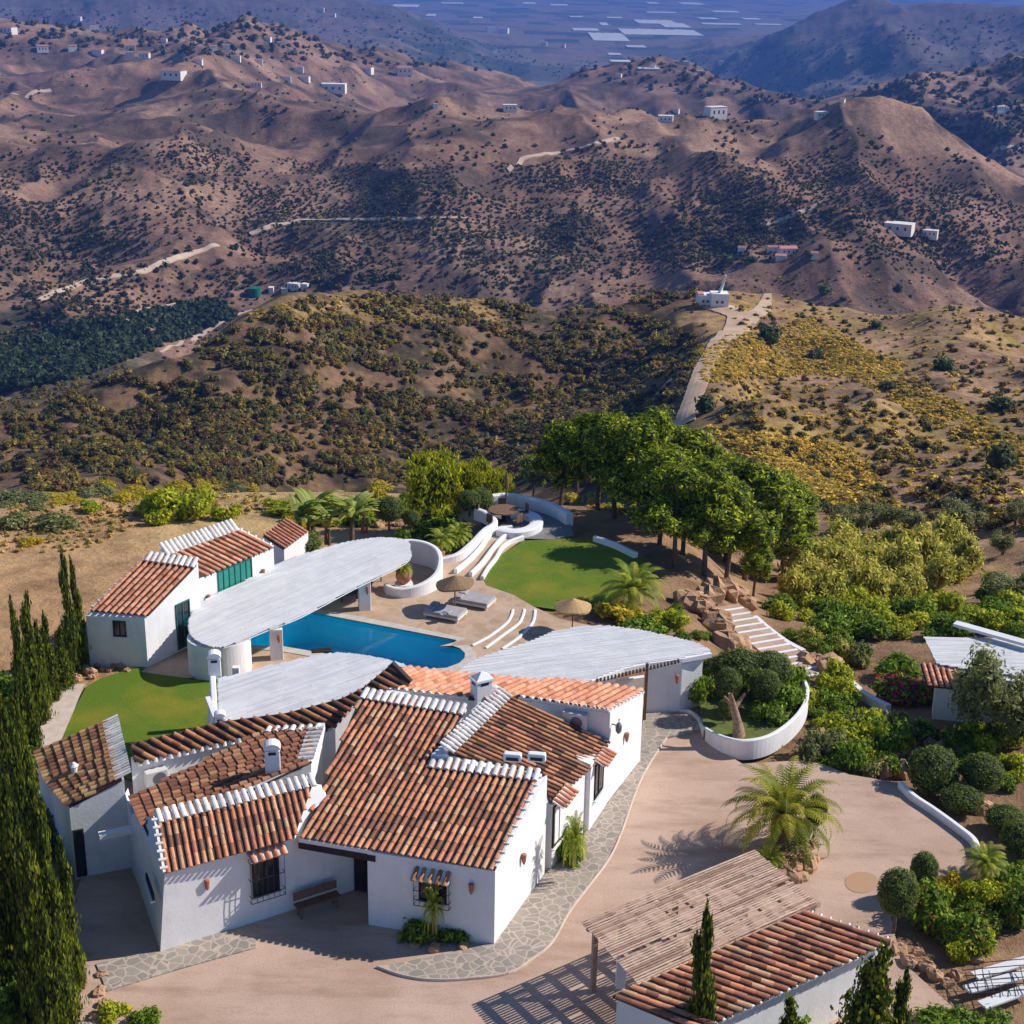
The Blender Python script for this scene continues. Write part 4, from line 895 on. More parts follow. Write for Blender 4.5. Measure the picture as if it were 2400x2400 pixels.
wobj("round_bench", "curved white seat wrapped around the garden table", "bench", pwall([(1195, 1212), (1225, 1212), (1250, 1222), (1258, 1238), (1240, 1252), (1205, 1258), (1170, 1252)], 0, .42, .75))
wobj("garden_wall", "straight low white wall in pine shade beyond the round lawn", "wall", pwall([(1393, 1268), (1440, 1284), (1490, 1308)], -.3, .35, .3))
t = thing("garden_table", "round brown garden table inside the curved seat", "table", P(1180, 1222, 0)); tl_ = rootloc(t)
mb = MB(); mb.lathe(tl_+[0, 0, .72], [(.9, 0), (.95, .03), (.93, .07), (.1, .09)], 20); mb.build("table_top", 'brownwood', t); mb = MB(); mb.lathe(tl_, [(.3, 0), (.12, .1), (.12, .7)], 10); mb.build("leg", 'darkwood', t)
for k in range(5):
    a = k*1.25+.4; q = tl_+[1.35*math.cos(a), 1.35*math.sin(a), 0]; c = thing("garden_chair", ("chair at the round garden table, on its far right side", "chair at the round garden table, on its far side by the parasol", "chair at the left end of the round garden table", "chair on the near left side of the round garden table", "chair on the near right side of the round garden table")[k], "chair", q, "chairs around the garden table")
    mb = MB(); mb.box(q+[0, 0, .44], (.45, .45, .05), a); mb.build("seat", 'brownwood', c); mb = MB(); mb.box(q+[.2*math.cos(a), .2*math.sin(a), .72], (.05, .45, .5), a); mb.build("backrest", 'brownwood', c)
    for i, j in ((-1, -1), (1, -1), (-1, 1), (1, 1)): mb = MB(); mb.box(q+[.17*i, .17*j, .21], (.04, .04, .42)); mb.build("leg", 'darkwood', c)
fp_ = P(1186, 1200, 0); mb = MB(); mb.tube([fp_, fp_+[0, 0, 2.6]], [.05, .04]); mb.lathe(fp_+[0, 0, 1.5], [(.05, 0), (.14, .15), (.09, .8), (.03, 1.15)], 8); tag(mb.build("closed_parasol", 'brownwood'), "tall closed parasol standing at the round garden table", "parasol")
wobj("kerb_wall", "low white wall curving along the right edge of the courtyard", "wall", pwall([(2110, 1846), (2140, 1875), (2185, 1905), (2240, 1945), (2280, 1978), (2290, 2010)], -.1, .28, .26))
# garden stairs
sa, sb = (1693, 1425), (1900, 1590); st_n = 13
stt = thing("garden_stairs", "flight of white nosed garden steps climbing between boulders", "stairs", hit(*sb)); 
A_, B_ = hit(*sa)+[0, 0, .12], hit(*sb)+[0, 0, .12]; dv = (B_-A_)/st_n; dxy = dv.copy(); dxy[2] = 0; L_ = np.linalg.norm(dxy); dxy /= L_; crs = np.array([-dxy[1], dxy[0], 0])
for k in range(st_n):
    c = A_+dv*k; z = c[2]; mb = MB(); mb.bar(c+dxy*(L_*.5)-[0, 0, .35]-crs*.95, c+dxy*(L_*.5)-[0, 0, .35]+crs*.95, L_, .7, up=(0, 0, 1)); s_ = mb.build("step", 'terrace', stt)
    mb = MB(); mb.bar(c+dxy*(L_-.06)+[0, 0, .012]-crs*1.0, c+dxy*(L_-.06)+[0, 0, .012]+crs*1.0, .2, .07); mb.build("nosing", 'white', s_)
def hwall(pts, th, h):  # wall following the terrain
    b = spline([hit(x, y) for x, y in pts], 6); mb = MB()
    for i in range(len(b)-1): mb.bar(b[i]+[0, 0, h-.2], b[i+1]+[0, 0, h-.2], th, .5)
    return mb
wobj("stair_wall", "white handrail wall along the upper garden steps", "wall", hwall([(1768, 1462), (1800, 1490), (1840, 1520), (1882, 1543)], .3, .45))
wobj("path_wall", "white low wall beside the lower garden path under the bougainvillea", "wall", hwall([(1955, 1592), (1990, 1612), (2030, 1645), (2082, 1672)], .28, .4))
wobj("stair_wall", "short bluish white wall above the top of the garden steps", "wall", hwall([(1640, 1418), (1652, 1408), (1662, 1397)], .2, .35))

# ------------------------------------------------------------------ garage with timber carport, hut at the far right
garage = thing("garage", "long white outbuilding with a sloping row-tiled roof behind the timber slat carport", "outbuilding", P(1800, 2400, 0))
zg = 2.95; plJ = plane(P(1892, 2135, zg), P(1437, 2334, zg), P(2089, 2203, 2.45))
jp = [RP(x, y, plJ) for x, y in ((1892, 2135), (2090, 2203), (1672, 2396), (1632, 2415), (1437, 2334))]
jroof, _ = tiled("roof", garage, jp, jp[1]-jp[0], .29, TPAL+TDARK[:2], r=.1)
e = jp[2]-jp[1]
foot = [np.array([*c[:2], 0]) for c in (jp[0], jp[1], jp[3], jp[4])]
foot[3] = foot[3]+[.12, 0, 0]; foot[1] = foot[1]+[-.15, .2, 0]; foot[2] = foot[2]+[-.2, .1, 0]
wallsunder("wall", garage, foot, plJ, .12)
teeth("eave_scallops", jroof, jp[1]-[0, 0, .1], jp[3]-[0, 0, .1], jp[1]-jp[0], .12, .29, -.04, up=0)
teeth("verge_tiles", jroof, jp[0], jp[1], jp[3]-jp[1], .12, .3, .0, base=True, r=.04, up=.0)
fq = P(1462, 2330, 0); mb = MB(); mb.box((fq[0]-.1, fq[1]+.35, 1.2), (.32, .25, 2.4), R(0)); mb.build("pier", 'white', garage, bevel=.02)
carport = thing("timber_carport", "weathered timber slat roof on posts beside the round palm bed", "carport", P(1600, 2200, 0))
zq = 2.75; kp = [P(x, y, zq) for x, y in ((1361, 2158), (1767, 1991), (1840, 2050), (1918, 2118), (1640, 2245), (1500, 2309), (1445, 2250))]
kd = kp[1]-kp[0]
WP = [(.72, .54, .42), (.70, .50, .40), (.66, .48, .36), (.58, .41, .31), (.70, .53, .41), (.50, .34, .26), (.62, .46, .37), (.42, .27, .20)]
slats("slatted_canopy", carport, kp, kd, .115, .045, .02, 'wood', WP, 2.2, .012, .03)
kd_ = kd/np.linalg.norm(kd); kc_ = np.cross(kd_, (0, 0, 1)); L_ = np.linalg.norm(kd); W_ = (kp[5]-kp[0])@kc_
mb = MB()
for k in range(9):
    a_ = kp[0]+kd_*(.15+L_*k/8.6); mb.bar(a_+kc_*.05-[0, 0, .1], a_+kc_*(W_-.1)-[0, 0, .1], .17, .13, (.5, .36, .28))
mb.build("rafters", 'wood', carport)['kind'] = 'stuff'
for u_ in (.25, W_*.5, W_-.25): mb = MB(); mb.bar(kp[0]+kd_*.1+kc_*u_-[0, 0, .24], kp[0]+kd_*(L_-.2)+kc_*u_-[0, 0, .24], .14, .15, (.5, .36, .28)); mb.build("beam", 'wood', carport)
for u_, v_ in ((.3, .4), (.3, L_*.5), (.3, L_-.5), (W_-.35, L_-.4)): mb = MB(); q = kp[0]+kd_*v_+kc_*u_; mb.box((q[0], q[1], (zq-.3)/2), (.16, .16, zq-.3), R(25), (.5, .36, .28)); mb.build("post", 'wood', carport)

hut = thing("garden_hut", "small white hut with pale flat shade roof and tile stub behind the olive tree", "hut", hit(2230, 1720))
hz0 = rootloc(hut)[2]; zhu = hz0+2.6
kp2 = [P(x, y, zhu) for x, y in ((2166, 1493), (2341, 1497), (2440, 1520), (2440, 1590), (2300, 1575), (2196, 1556))]
slats("slatted_canopy", hut, kp2, kp2[1]-kp2[0], .16, .01, .05)
hb_ = [np.array([*P(x, y, zhu)[:2], 0]) for x, y in ((2200, 1560), (2330, 1585), (2440, 1600), (2440, 1540), (2200, 1510))]
prism([(*q[:2], hz0-2.5) for q in hb_], [(*q[:2], zhu-.12) for q in hb_]).build("wall", 'white', hut)
kp3 = [P(x, y, zhu-.15) for x, y in ((2158, 1556), (2240, 1560), (2236, 1612), (2172, 1606))]
tiled("tile_stub", hut, kp3, kp3[3]-kp3[0], .26, TPINK, r=.09)
mb = MB(); mb.bar(P(2238, 1461, zhu+.3), P(2420, 1512, zhu+.3), .5, .15); tag(mb.build("shade_slab", 'whitewood'), "thin pale slab edge behind the hut roof", "shade roof")
for k, (x, y) in enumerate(((2300, 1485), (2395, 1510))): pass

# frames stored on white boards bottom right
bd = P(2330, 2305, 0)
for k, (x, y, L_, rz) in enumerate(((2350, 2268, 2.4, R(24)), (2340, 2300, 2.6, R(22)), (2360, 2335, 2.2, R(27)))):
    mb = MB(); q = P(x, y, .3+.02*k); mb.box(q, (L_, .42, .07), rz); tag(mb.build("white_board", 'whitewood'), ("back", "middle", "front")[k]+" white plank of the stack under the wire frames at the lower right", "plank")
fr = thing("wire_frame", "tangled dark wire frames lying on the white planks at the lower right", "wire frame", P(2340, 2310, .4)); q = rootloc(fr)
mb = MB()
for k in range(9): a_ = q+[-1.1+.27*k, -.7+.03*k, .05]; mb.bar(a_, a_+np.array([.15, 1.3, .25*math.sin(k)]), .022)
for k in range(6): a_ = q+[-1.15, -.6+.25*k, .1+.05*k]; mb.bar(a_, a_+np.array([2.4, .25, .1]), .022)
mb.build("bars", 'iron', fr)['kind'] = 'stuff'

# ------------------------------------------------------------------ terrace furniture
def parasol(b, z_, r_, m_, label, tilt=0):
    t = thing("parasol", label, "parasol", b); mb = MB(); mb.tube([b, b+[0, 0, z_]], .035, 8); mb.build("pole", 'brownwood', t)
    mb = MB(); V = [b+[0, 0, z_+.35]]; n = 20
    for k in range(n): a = 2*math.pi*k/n; rr = r_*(1+.03*math.sin(5*a)); V.append(b+[rr*math.cos(a), rr*math.sin(a), z_-.12+.03*math.sin(3*a)+tilt*math.cos(a)])
    V2 = [v-[0, 0, .09] for v in V]; F = [(0, i+1, (i+1) % n+1) for i in range(n)]; V += V2; F += [(n+1, (i+1) % n+n+2, i+n+2) for i in range(n)]+[(i+1, i+n+2, (i+1) % n+n+2, (i+1) % n+1) for i in range(n)]
    mb.add(V, F); mb.build("thatch_canopy", m_, t)
parasol(P(1066, 1428, 0), hgt(P(1066, 1428, 0), 1350)-.3, 1.0, 'thatch', "brown thatched parasol between the two grey sunbeds", .1)
parasol(P(1341, 1480, 0), hgt(P(1341, 1480, 0), 1404)-.3, .95, 'thatchlight', "golden straw parasol next to the lawn and the entrance shade")
def sunbed(px, py, rz, label, cloth=True):
    b = P(px, py, 0); t = thing("sunbed", label, "sunbed", b, "sunbeds on the pool terrace", rz)
    mb = MB(); mb.box((0, 0, .2), (2.0, 1.25, .12)); mb.build("frame", 'plastic', t, local=True)
    for i, j in ((-1, -1), (1, -1), (-1, 1), (1, 1)): mb = MB(); mb.box((.9*i, .55*j, .07), (.1, .1, .14)); mb.build("leg", 'plastic', t, local=True)
    mb = MB(); mb.box((0, 0, .33), (1.95, 1.2, .14)); mb.build("mattress", 'cushion', t, local=True, bevel=.04)
    for s_ in (-.3, .3): mb = MB(); mb.box((-.75, s_, .44), (.4, .5, .12), 0); mb.build("pillow", 'cushion', t, local=True, bevel=.04)
sunbed(1044, 1444, R(-22), "grey double sunbed nearest the pool, partly under the parasol"); sunbed(1112, 1415, R(-22), "grey double sunbed behind the parasol pole")
b = P(1040, 1437, .5); mb = MB(); mb.box(b, (.5, .35, .08), .5); mb.box(b+[.25, .1, .03], (.4, .18, .1), 1.2); tag(mb.build("towel", mat('dark_towel', (.12, .12, .15), (.5, .5, .52), 6), bevel=.02), "dark and white towel crumpled on the nearer sunbed", "towel")
def lounger(b, rz, label):
    t = thing("lounge_chair", label, "lounge chair", b, None, rz); mb = MB(); mb.bar((-.5, 0, .4), (.4, 0, .32), .6, .06); mb.build("seat", 'navy', t, local=True); mb = MB(); mb.bar((.4, 0, .32), (.95, 0, .85), .6, .06); mb.build("backrest", 'navy', t, local=True)
    for i, j in ((-.4, -.25), (-.4, .25), (.5, -.25), (.5, .25)): mb = MB(); mb.box((i, j, .18), (.05, .05, .36)); mb.build("leg", 'darkwood', t, local=True)
lounger(P(812, 1405, 0), R(35), "dark blue lounge chair by the pillar in the shade of the pool roof"); lounger(P(872, 1368, 0), R(60), "dark blue lounge chair standing farther back under the far end of the pool roof")
t = thing("garden_urn", "big round terracotta urn standing in the low end of the spiral wall", "urn", P(946, 1378, 0)); b = rootloc(t)
mb = MB(); mb.lathe(b, [(.22, .3), (.36, .45), (.44, .7), (.40, .95), (.30, 1.08), (.33, 1.12), (.25, 1.1)], 20); mb.build("pot", 'terra', t, smooth=True); mb = MB(); mb.lathe(b, [(.5, 0), (.5, .3), (.1, .32)], 16); mb.build("plinth", 'white', t)
t = thing("wooden_bench", "brown wooden bench in deep shade against the porch wall", "bench", P(745, 2135, 0)); b = rootloc(t); dd = (W1-W0)/np.linalg.norm(W1-W0)
mb = MB(); mb.bar(b-dd*.85+[0, 0, .45], b+dd*.85+[0, 0, .45], .42, .06); mb.build("seat", 'brownwood', t)
nn_ = wallplane(W0, W1)[1]; mb = MB(); mb.bar(b-dd*.85-nn_*.2+[0, 0, .75], b+dd*.85-nn_*.2+[0, 0, .75], .05, .3); mb.build("backrest", 'brownwood', t)
for i in (-.7, .7):
    for j in (-.16, .16): mb = MB(); q = b+dd*i+nn_*j; mb.box((q[0], q[1], .21), (.07, .07, .42)); mb.build("leg", 'brownwood', t)
t = thing("white_post", "thin white post with a small box between the dark cypresses at the left edge", "post", P(40, 2230, 0)); b = rootloc(t)
mb = MB(); mb.tube([b, b+[0, 0, 2.2]], .05); mb.build("pole", 'plastic', t); mb = MB(); mb.box(b+[.1, -.1, .3], (.25, .2, .5)); mb.build("meter_box", 'plastic', t)
mb = MB(); q = P(755, 1528, -.02); mb.box(q, (1.0, .5, .25), .2); tag(mb.build("pool_cleaner", 'iron', bevel=.05), "dark float lying at the near edge of the pool", "pool float")

# ------------------------------------------------------------------ foliage
def rot_rand(n):
    a = RNG.normal(size=(n, 3)); return a/np.linalg.norm(a, axis=1)[:, None]
def leaves(blobs, n, size, cols, up=.3, elong=1.6, shell=.45, jit=.18, clump=0, droop=0):
    """n leaf-sized quads spread through ellipsoid blobs (cx,cy,cz,rx,ry,rz)"""
    bl = np.array(blobs, float); wgt = (bl[:, 3]*bl[:, 4]+bl[:, 4]*bl[:, 5]+bl[:, 3]*bl[:, 5]); k = RNG.choice(len(bl), n, p=wgt/wgt.sum())
    d = rot_rand(n); r = RNG.uniform(shell, 1.06, n)**.8; rad = bl[k, 3:6]
    lump = 1+jit*(np.sin(d[:, 0]*7+k*1.7)*np.sin(d[:, 1]*6+k)*np.cos(d[:, 2]*5+k*2.3))*2
    c = bl[k, :3]+d*rad*(r*lump)[:, None]
    nrm = d*.8+rot_rand(n)*.7+np.array([0, 0, up]); nrm /= np.linalg.norm(nrm, axis=1)[:, None]
    t = np.cross(nrm, rot_rand(n)); t /= np.linalg.norm(t, axis=1)[:, None]; b = np.cross(nrm, t)
    if droop: t = t*.4+np.array([0, 0, droop]); t /= np.linalg.norm(t, axis=1)[:, None]; b = np.cross(nrm, t)
    s = size*RNG.uniform(.6, 1.35, n)[:, None]; t = t*s*elong*.5; b = b*s*.5
    V = np.stack([c-t, c+b*.8, c+t, c-b*.8], 1).reshape(-1, 3); F = np.arange(4*n).reshape(n, 4)
    cc = np.array(cols)[RNG.integers(0, len(cols), n)]
    tone = .75+.5*vnoise(c[:, 0]*2.2/max(size*4, .4)+k*3.1, c[:, 2]*2.2/max(size*4, .4)+c[:, 1], 3)
    cc = cc*(tone*RNG.uniform(.8, 1.2, n))[:, None]
    return V, F, cc
def join(parts):
    V, F, C_, o = [], [], [], 0
    for v, f, c in parts: V.append(v); F.append(f+o); C_.append(c); o += len(v)
    return np.concatenate(V), np.concatenate(F), np.concatenate(C_)
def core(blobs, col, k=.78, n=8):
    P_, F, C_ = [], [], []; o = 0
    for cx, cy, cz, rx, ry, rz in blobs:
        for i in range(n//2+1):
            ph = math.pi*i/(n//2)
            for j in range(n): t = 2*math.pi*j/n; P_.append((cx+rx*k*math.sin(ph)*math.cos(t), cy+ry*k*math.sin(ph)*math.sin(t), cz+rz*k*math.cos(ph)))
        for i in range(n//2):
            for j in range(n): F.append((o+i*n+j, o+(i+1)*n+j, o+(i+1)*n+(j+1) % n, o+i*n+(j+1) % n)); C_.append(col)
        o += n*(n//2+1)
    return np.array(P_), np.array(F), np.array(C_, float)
def trunk_mb(h, r, lean=0, branches=(), n=7):
    mb = MB(); pts = [np.array([lean*math.sin(t*2.2)*h*.5, lean*.3*math.sin(t*5), h*t]) for t in np.linspace(0, 1, 6)]
    mb.tube(pts, [r*(1.25-.75*t) for t in np.linspace(0, 1, 6)], n)
    for (t, dx, dy, dz, rr) in branches: a = pts[int(t*5)]; e = a+np.array([dx, dy, dz]); mb.tube([a, (a+e)/2+[0, 0, .1], e], [rr, rr*.7, rr*.35], 5)
    return mb
def proto(name, label, cat, trunk, crown, group=None, crown_name="crown", mt='leaf'):
    t = thing(name, label, cat, (0, 0, 0), group)
    if trunk: trunk.build("trunk", 'bark', t, local=True)
    V, F, c = crown; mesh_np(crown_name, V, F, mt, t, c, local=True); return t
USED = set()
def put(pr, loc, label=None, group=None, sc=1.0, rz=None, scz=None):
    if pr.name in USED: o = copy_tree(pr)
    else: o = pr; USED.add(pr.name)
    o.location = tuple(float(v) for v in loc); o.rotation_euler = (0, 0, random.uniform(0, 6.28) if rz is None else rz); o.scale = (sc, sc, scz or sc)
    if label: o['label'] = label
    if group: o['group'] = group
    elif 'group' in o.keys() and label: del o['group']
    return o
def size_at(p, px): return px*np.dot(np.asarray(p)-CP, _f)/FPX      # metres spanned by a number of photo pixels there

PINEC = [(.085, .13, .008), (.22, .29, .010), (.03, .05, .010), (.38, .44, .015), (.10, .15, .012)]
BRIGHT = [(.30, .33, .012), (.20, .25, .012), (.42, .42, .02), (.12, .17, .012)]
CYPC = [(.055, .085, .012), (.10, .135, .015), (.03, .05, .012), (.19, .215, .02)]
GREENC = [(.09, .16, .015), (.14, .24, .02), (.05, .10, .012), (.22, .32, .03)]
LIMEC = [(.32, .38, .02), (.22, .29, .02), (.42, .43, .03), (.13, .18, .015)]
OLIVEC = [(.13, .16, .07), (.20, .22, .10), (.08, .10, .045), (.25, .27, .13)]
TOPC = [(.10, .14, .035), (.14, .18, .045), (.07, .10, .03)]
ALMC = [(.34, .34, .07), (.42, .40, .09), (.24, .28, .05), (.46, .40, .13), (.20, .26, .04)]
def pine(k):
    rr = random.Random(k); bl = []
    for i in range(34):
        z = rr.uniform(.38, 1.02); a = rr.uniform(0, 6.28); rad = (1.0-abs(z-.62)*1.5)*rr.uniform(.15, 1.0)*2.4
        bl.append((rad*math.cos(a), rad*math.sin(a), z*6.6, rr.uniform(.42, .85), rr.uniform(.42, .85), rr.uniform(.4, .8)))
    br = [(.6, b[0]*.85, b[1]*.85, b[2]-6.6*.6-.2, .07) for b in bl[:9]]
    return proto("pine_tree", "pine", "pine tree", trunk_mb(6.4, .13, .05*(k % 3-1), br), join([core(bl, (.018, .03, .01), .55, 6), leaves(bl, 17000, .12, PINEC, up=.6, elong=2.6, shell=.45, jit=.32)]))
pines = [pine(k) for k in range(3)]
for i, (x, y, yt, lab) in enumerate((
 (1314, 1185, 985, "slim dark pine at the left end of the pine grove behind the curved bench"), (1352, 1150, 975, "pine with tall forked top just behind the slim pine"),
 (1400, 1195, 960, "dark pine with bright tips left of the grove centre"), (1440, 1215, 965, "pine whose trunk stands behind the far edge of the lawn"),
 (1495, 1240, 955, "tallest bright topped pine of the grove"), (1545, 1215, 985, "pine in the back row right of the tallest one"),
 (1600, 1250, 1000, "broad pine in the middle of the grove below the dirt road"), (1640, 1225, 1030, "short back pine under the end of the dirt road"),
 (1580, 1330, 1085, "front pine beside the palm at the lawn edge"), (1650, 1350, 1080, "dense front pine above the boulders of the garden steps"),
 (1700, 1320, 1085, "pine with the widest crown in the right half of the grove"), (1745, 1360, 1075, "bright pine to the right of the garden steps"),
 (1800, 1330, 1100, "big round pine near the right end of the grove"), (1855, 1300, 1135, "last pine on the right beside the pale almond scrub"), (1765, 1400, 1240, "small leaning pine with a bare lower trunk above the steps"),
 (1545, 1275, 1050, "pine shading the right edge of the round lawn"), (1600, 1300, 1080, "low dark pine directly behind the green palm"), (1700, 1370, 1120, "pine standing over the boulders at the top of the steps"), (1830, 1350, 1130, "pine overlapping the left edge of the almond scrub"), (1670, 1280, 1040, "back pine filling the gap under the road end"), (1250, 1165, 1060, "dark low pine left of the slim pine, behind the curved bench"))):
    b = hit(x, y)
    b = np.array([b[0], b[1], float(hz(b[0], b[1]))]); h_ = hgt(b, yt)-b[2]; put(pines[i % 3], b-[0, 0, .1], lab, sc=max(.62, h_/7.3)*(1.15 if i != 14 else .9), scz=h_/7.3)
# bright yellow-green trees
def brt(k, n=5200):
    rr = random.Random(k); bl = [(rr.uniform(-.9, .9), rr.uniform(-.9, .9), rr.uniform(.9, 3.5), rr.uniform(.6, .95), rr.uniform(.6, .95), rr.uniform(.6, 1.0)) for _ in range(12)]
    return proto("mimosa_tree", "t", "tree", trunk_mb(2.5, .12), join([core(bl, (.05, .06, .01), .6), leaves(bl, n, .14, BRIGHT, elong=2.2, droop=.8, shell=.5)]))
bts = [brt(1), brt(2)]
for i, (x, y, yt, s_, lab) in enumerate(((1020, 1190, 1045, 1.35, "large bright yellow green tree behind the garden, left of the curved bench"), (1100, 1180, 1075, .8, "narrower yellow green tree right of the largest bright one"), (1168, 1175, 1090, .7, "small bright green tree just left of the closed parasol"))):
    b = P(x, y, -.2); h_ = hgt(b, yt)+.2; put(bts[i % 2], b, lab, sc=s_, scz=h_/4.2)
# cypresses
def cyp(k, n=5200, w_=.42):
    rr = random.Random(k); bl = [(rr.uniform(-.12, .12), rr.uniform(-.12, .12), z*5.0+.25, w_*(1.15-z*.95)*rr.uniform(.8, 1.15), w_*(1.15-z*.95)*rr.uniform(.8, 1.15), .62) for z in np.linspace(.02, .96, 12)]
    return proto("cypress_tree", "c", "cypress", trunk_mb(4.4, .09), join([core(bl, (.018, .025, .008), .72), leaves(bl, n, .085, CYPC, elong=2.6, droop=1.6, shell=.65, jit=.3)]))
cyps = [cyp(11), cyp(12), cyp(13, 6500, .55)]
CY = [(172, 1575, 1296, .5, "tallest slim cypress beside the white pool house"), (192, 1560, 1314, .45, "cypress touching the corner of the pool house"), (150, 1610, 1470, .5, "low cypress in front of the tallest pair"),
 (122, 1640, 1440, .5, "short pointed cypress in the middle of the hedge row"), (104, 1660, 1455, .5, "cypress beside the pale garden path"), (88, 1690, 1397, .55, "pointed cypress left of the garden path end"),
 (60, 1720, 1408, .55, "pointed cypress standing highest at the left frame edge"), (85, 1800, 1560, .6, "cypress in front of the lawn's lower corner"), (60, 1880, 1600, .7, "bushy cypress by the golden tiled roof"),
 (40, 1990, 1640, .8, "thick dark cypress in the left hedge above the roof corner"), (95, 2110, 1790, .75, "cypress standing against the golden tiled roof"), (45, 2200, 1830, .9, "wide cypress near the thin white post"),
 (132, 2250, 1886, .75, "cypress in front of the dark doorway"), (175, 2320, 1973, .75, "outermost right cypress of the near row, at the courtyard"), (100, 2400, 1960, .9, "large cypress in the bottom left corner"), (160, 2450, 2150, .8, "lowest cypress spilling over the bottom edge"), (20, 2330, 1980, .9, "cypress cut by the left edge of the picture"), (150, 2380, 2040, .7, "slender cypress with bright yellow tips at the courtyard corner"),
 (70, 2060, 1700, .8, "tall cypress between the golden roof and the left frame edge"), (112, 2200, 1845, .7, "cypress standing in front of the golden roof's lower corner"), (72, 2320, 1900, .85, "dense cypress behind the slender yellow tipped one"), (130, 2460, 2110, .8, "yellow green cypress at the bottom edge, second from the left corner"), (10, 2120, 1720, .8, "dark cypress hugging the left frame edge at mid height")]
for i, (x, y, yt, w_, lab) in enumerate(CY):
    b = P(x, y, -.05); h_ = hgt(b, yt); put(cyps[i % 3], b, lab, sc=w_*(1.7 if i < 7 else 1.3), scz=h_/5.35)
for i, (x, y, yt, w_, lab) in enumerate(((1630, 2540, 2130, 1.15, "thin pointed young conifer in front of the outbuilding roof"), (2030, 2520, 2222, 1.9, "broad dark cypress against the outbuilding's white wall"), (2098, 2500, 2272, .95, "narrow dark cypress at the right corner of the outbuilding"), (1838, 2560, 2332, 1.3, "low bushy conifer at the bottom edge below the outbuilding"))):
    b = P(x, y, -.1); h_ = hgt(b, yt); put(cyps[i % 2 if i != 1 else 2], b, lab, sc=w_, scz=h_/5.35)

def palm(n=34, L_=2.1, seed=5, cols=None, th=.7):
    rr = random.Random(seed); parts = []; V = []; F = []; C_ = []
    cols = cols or [(.14, .17, .02), (.09, .13, .015), (.20, .20, .03), (.06, .09, .012)]
    for i in range(n):
        az = i*2.399+rr.uniform(-.1, .1); el = R(85-92*(i/n)**.9+rr.uniform(-6, 6)); l = L_*rr.uniform(.85, 1.1); c = np.array(rr.choice(cols))
        p = np.array([.1*math.cos(az), .1*math.sin(az), 0]); k = 22; prev = None
        for s_ in range(k+1):
            t = s_/k; e = el-t*t*1.9; d = np.array([math.cos(e)*math.cos(az), math.cos(e)*math.sin(az), math.sin(e)]); q = p+d*l/k
            sd = np.array([-math.sin(az), math.cos(az), 0]); w_ = .30*math.sin(math.pi*(.08+.9*t))**.7*(1.05-t*.4)
            for sg in (-1, 1):
                tip = p+sd*sg*w_+d*w_*.75-np.array([0, 0, w_*.25]); o = len(V)
                V += [p-d*.035, p+d*.035, tip+d*.01, tip-d*.02]; F.append((o, o+1, o+2, o+3)); C_.append(c*rr.uniform(.75, 1.2))
            o = len(V); V += [p-sd*.012, p+sd*.012, q+sd*.012, q-sd*.012]; F.append((o, o+1, o+2, o+3)); C_.append(np.array((.25, .22, .06)))
            p = q
    return np.array(V), np.array(F), np.array(C_)
tk = MB(); tk.lathe((0, 0, 0), [(.42, 0), (.34, .4), (.40, 1.1), (.34, 1.45), (.15, 1.6)], 12)
pm = proto("palm_tree", "big feathery palm arching over the rock bed in the courtyard", "palm", tk, (lambda q: (q[0]+[0, 0, 1.45], q[1], q[2]))(palm(62, 2.3, 5, [(.24, .27, .03), (.16, .21, .02), (.34, .33, .05), (.10, .14, .015)])), crown_name="fronds")
b = P(1828, 1990, 0); put(pm, b, sc=1.12, rz=.3); pm['label'] = "big feathery palm arching over the rock bed in the courtyard"
tk = MB(); tk.lathe((0, 0, 0), [(.22, 0), (.2, .6), (.24, 1.0), (.1, 1.1)], 10)
pm2 = proto("palm_tree", "p", "palm", tk, (lambda q: (q[0]+[0, 0, 1.0], q[1], q[2]))(palm(44, 1.9, 8, [(.25, .32, .04), (.33, .38, .07), (.15, .22, .03)])), crown_name="fronds")
put(pm2, hit(1480, 1425), "green palm between the lawn and the front pines", sc=1.1)
put(pm2, P(1800, 2040, 0), "small spiky palm at the left foot of the big palm", sc=.45)
put(pm2, P(946, 1378, 0)+[0, 0, .75], "spiky green plant growing in the terracotta urn", sc=.33)
put(pm2, P(1035, 1290, 0), "dark feathery plant at the edge of the garden bed above the spiral wall", sc=.6)
put(pm2, P(1075, 1275, 0), "green palmetto between the garden bed and the wavy wall", sc=.55)
put(pm2, P(2305, 2050, 0), "yellowing palm tuft on a slim trunk at the right kerb wall", sc=.55)
put(pm2, P(1015, 2190, .4), "yellow green yucca in front of the barred window", sc=.26, scz=1.0)
put(pm2, P(1345, 2030, .7), "tall narrow yucca beside the window wall", sc=.33, scz=1.0)
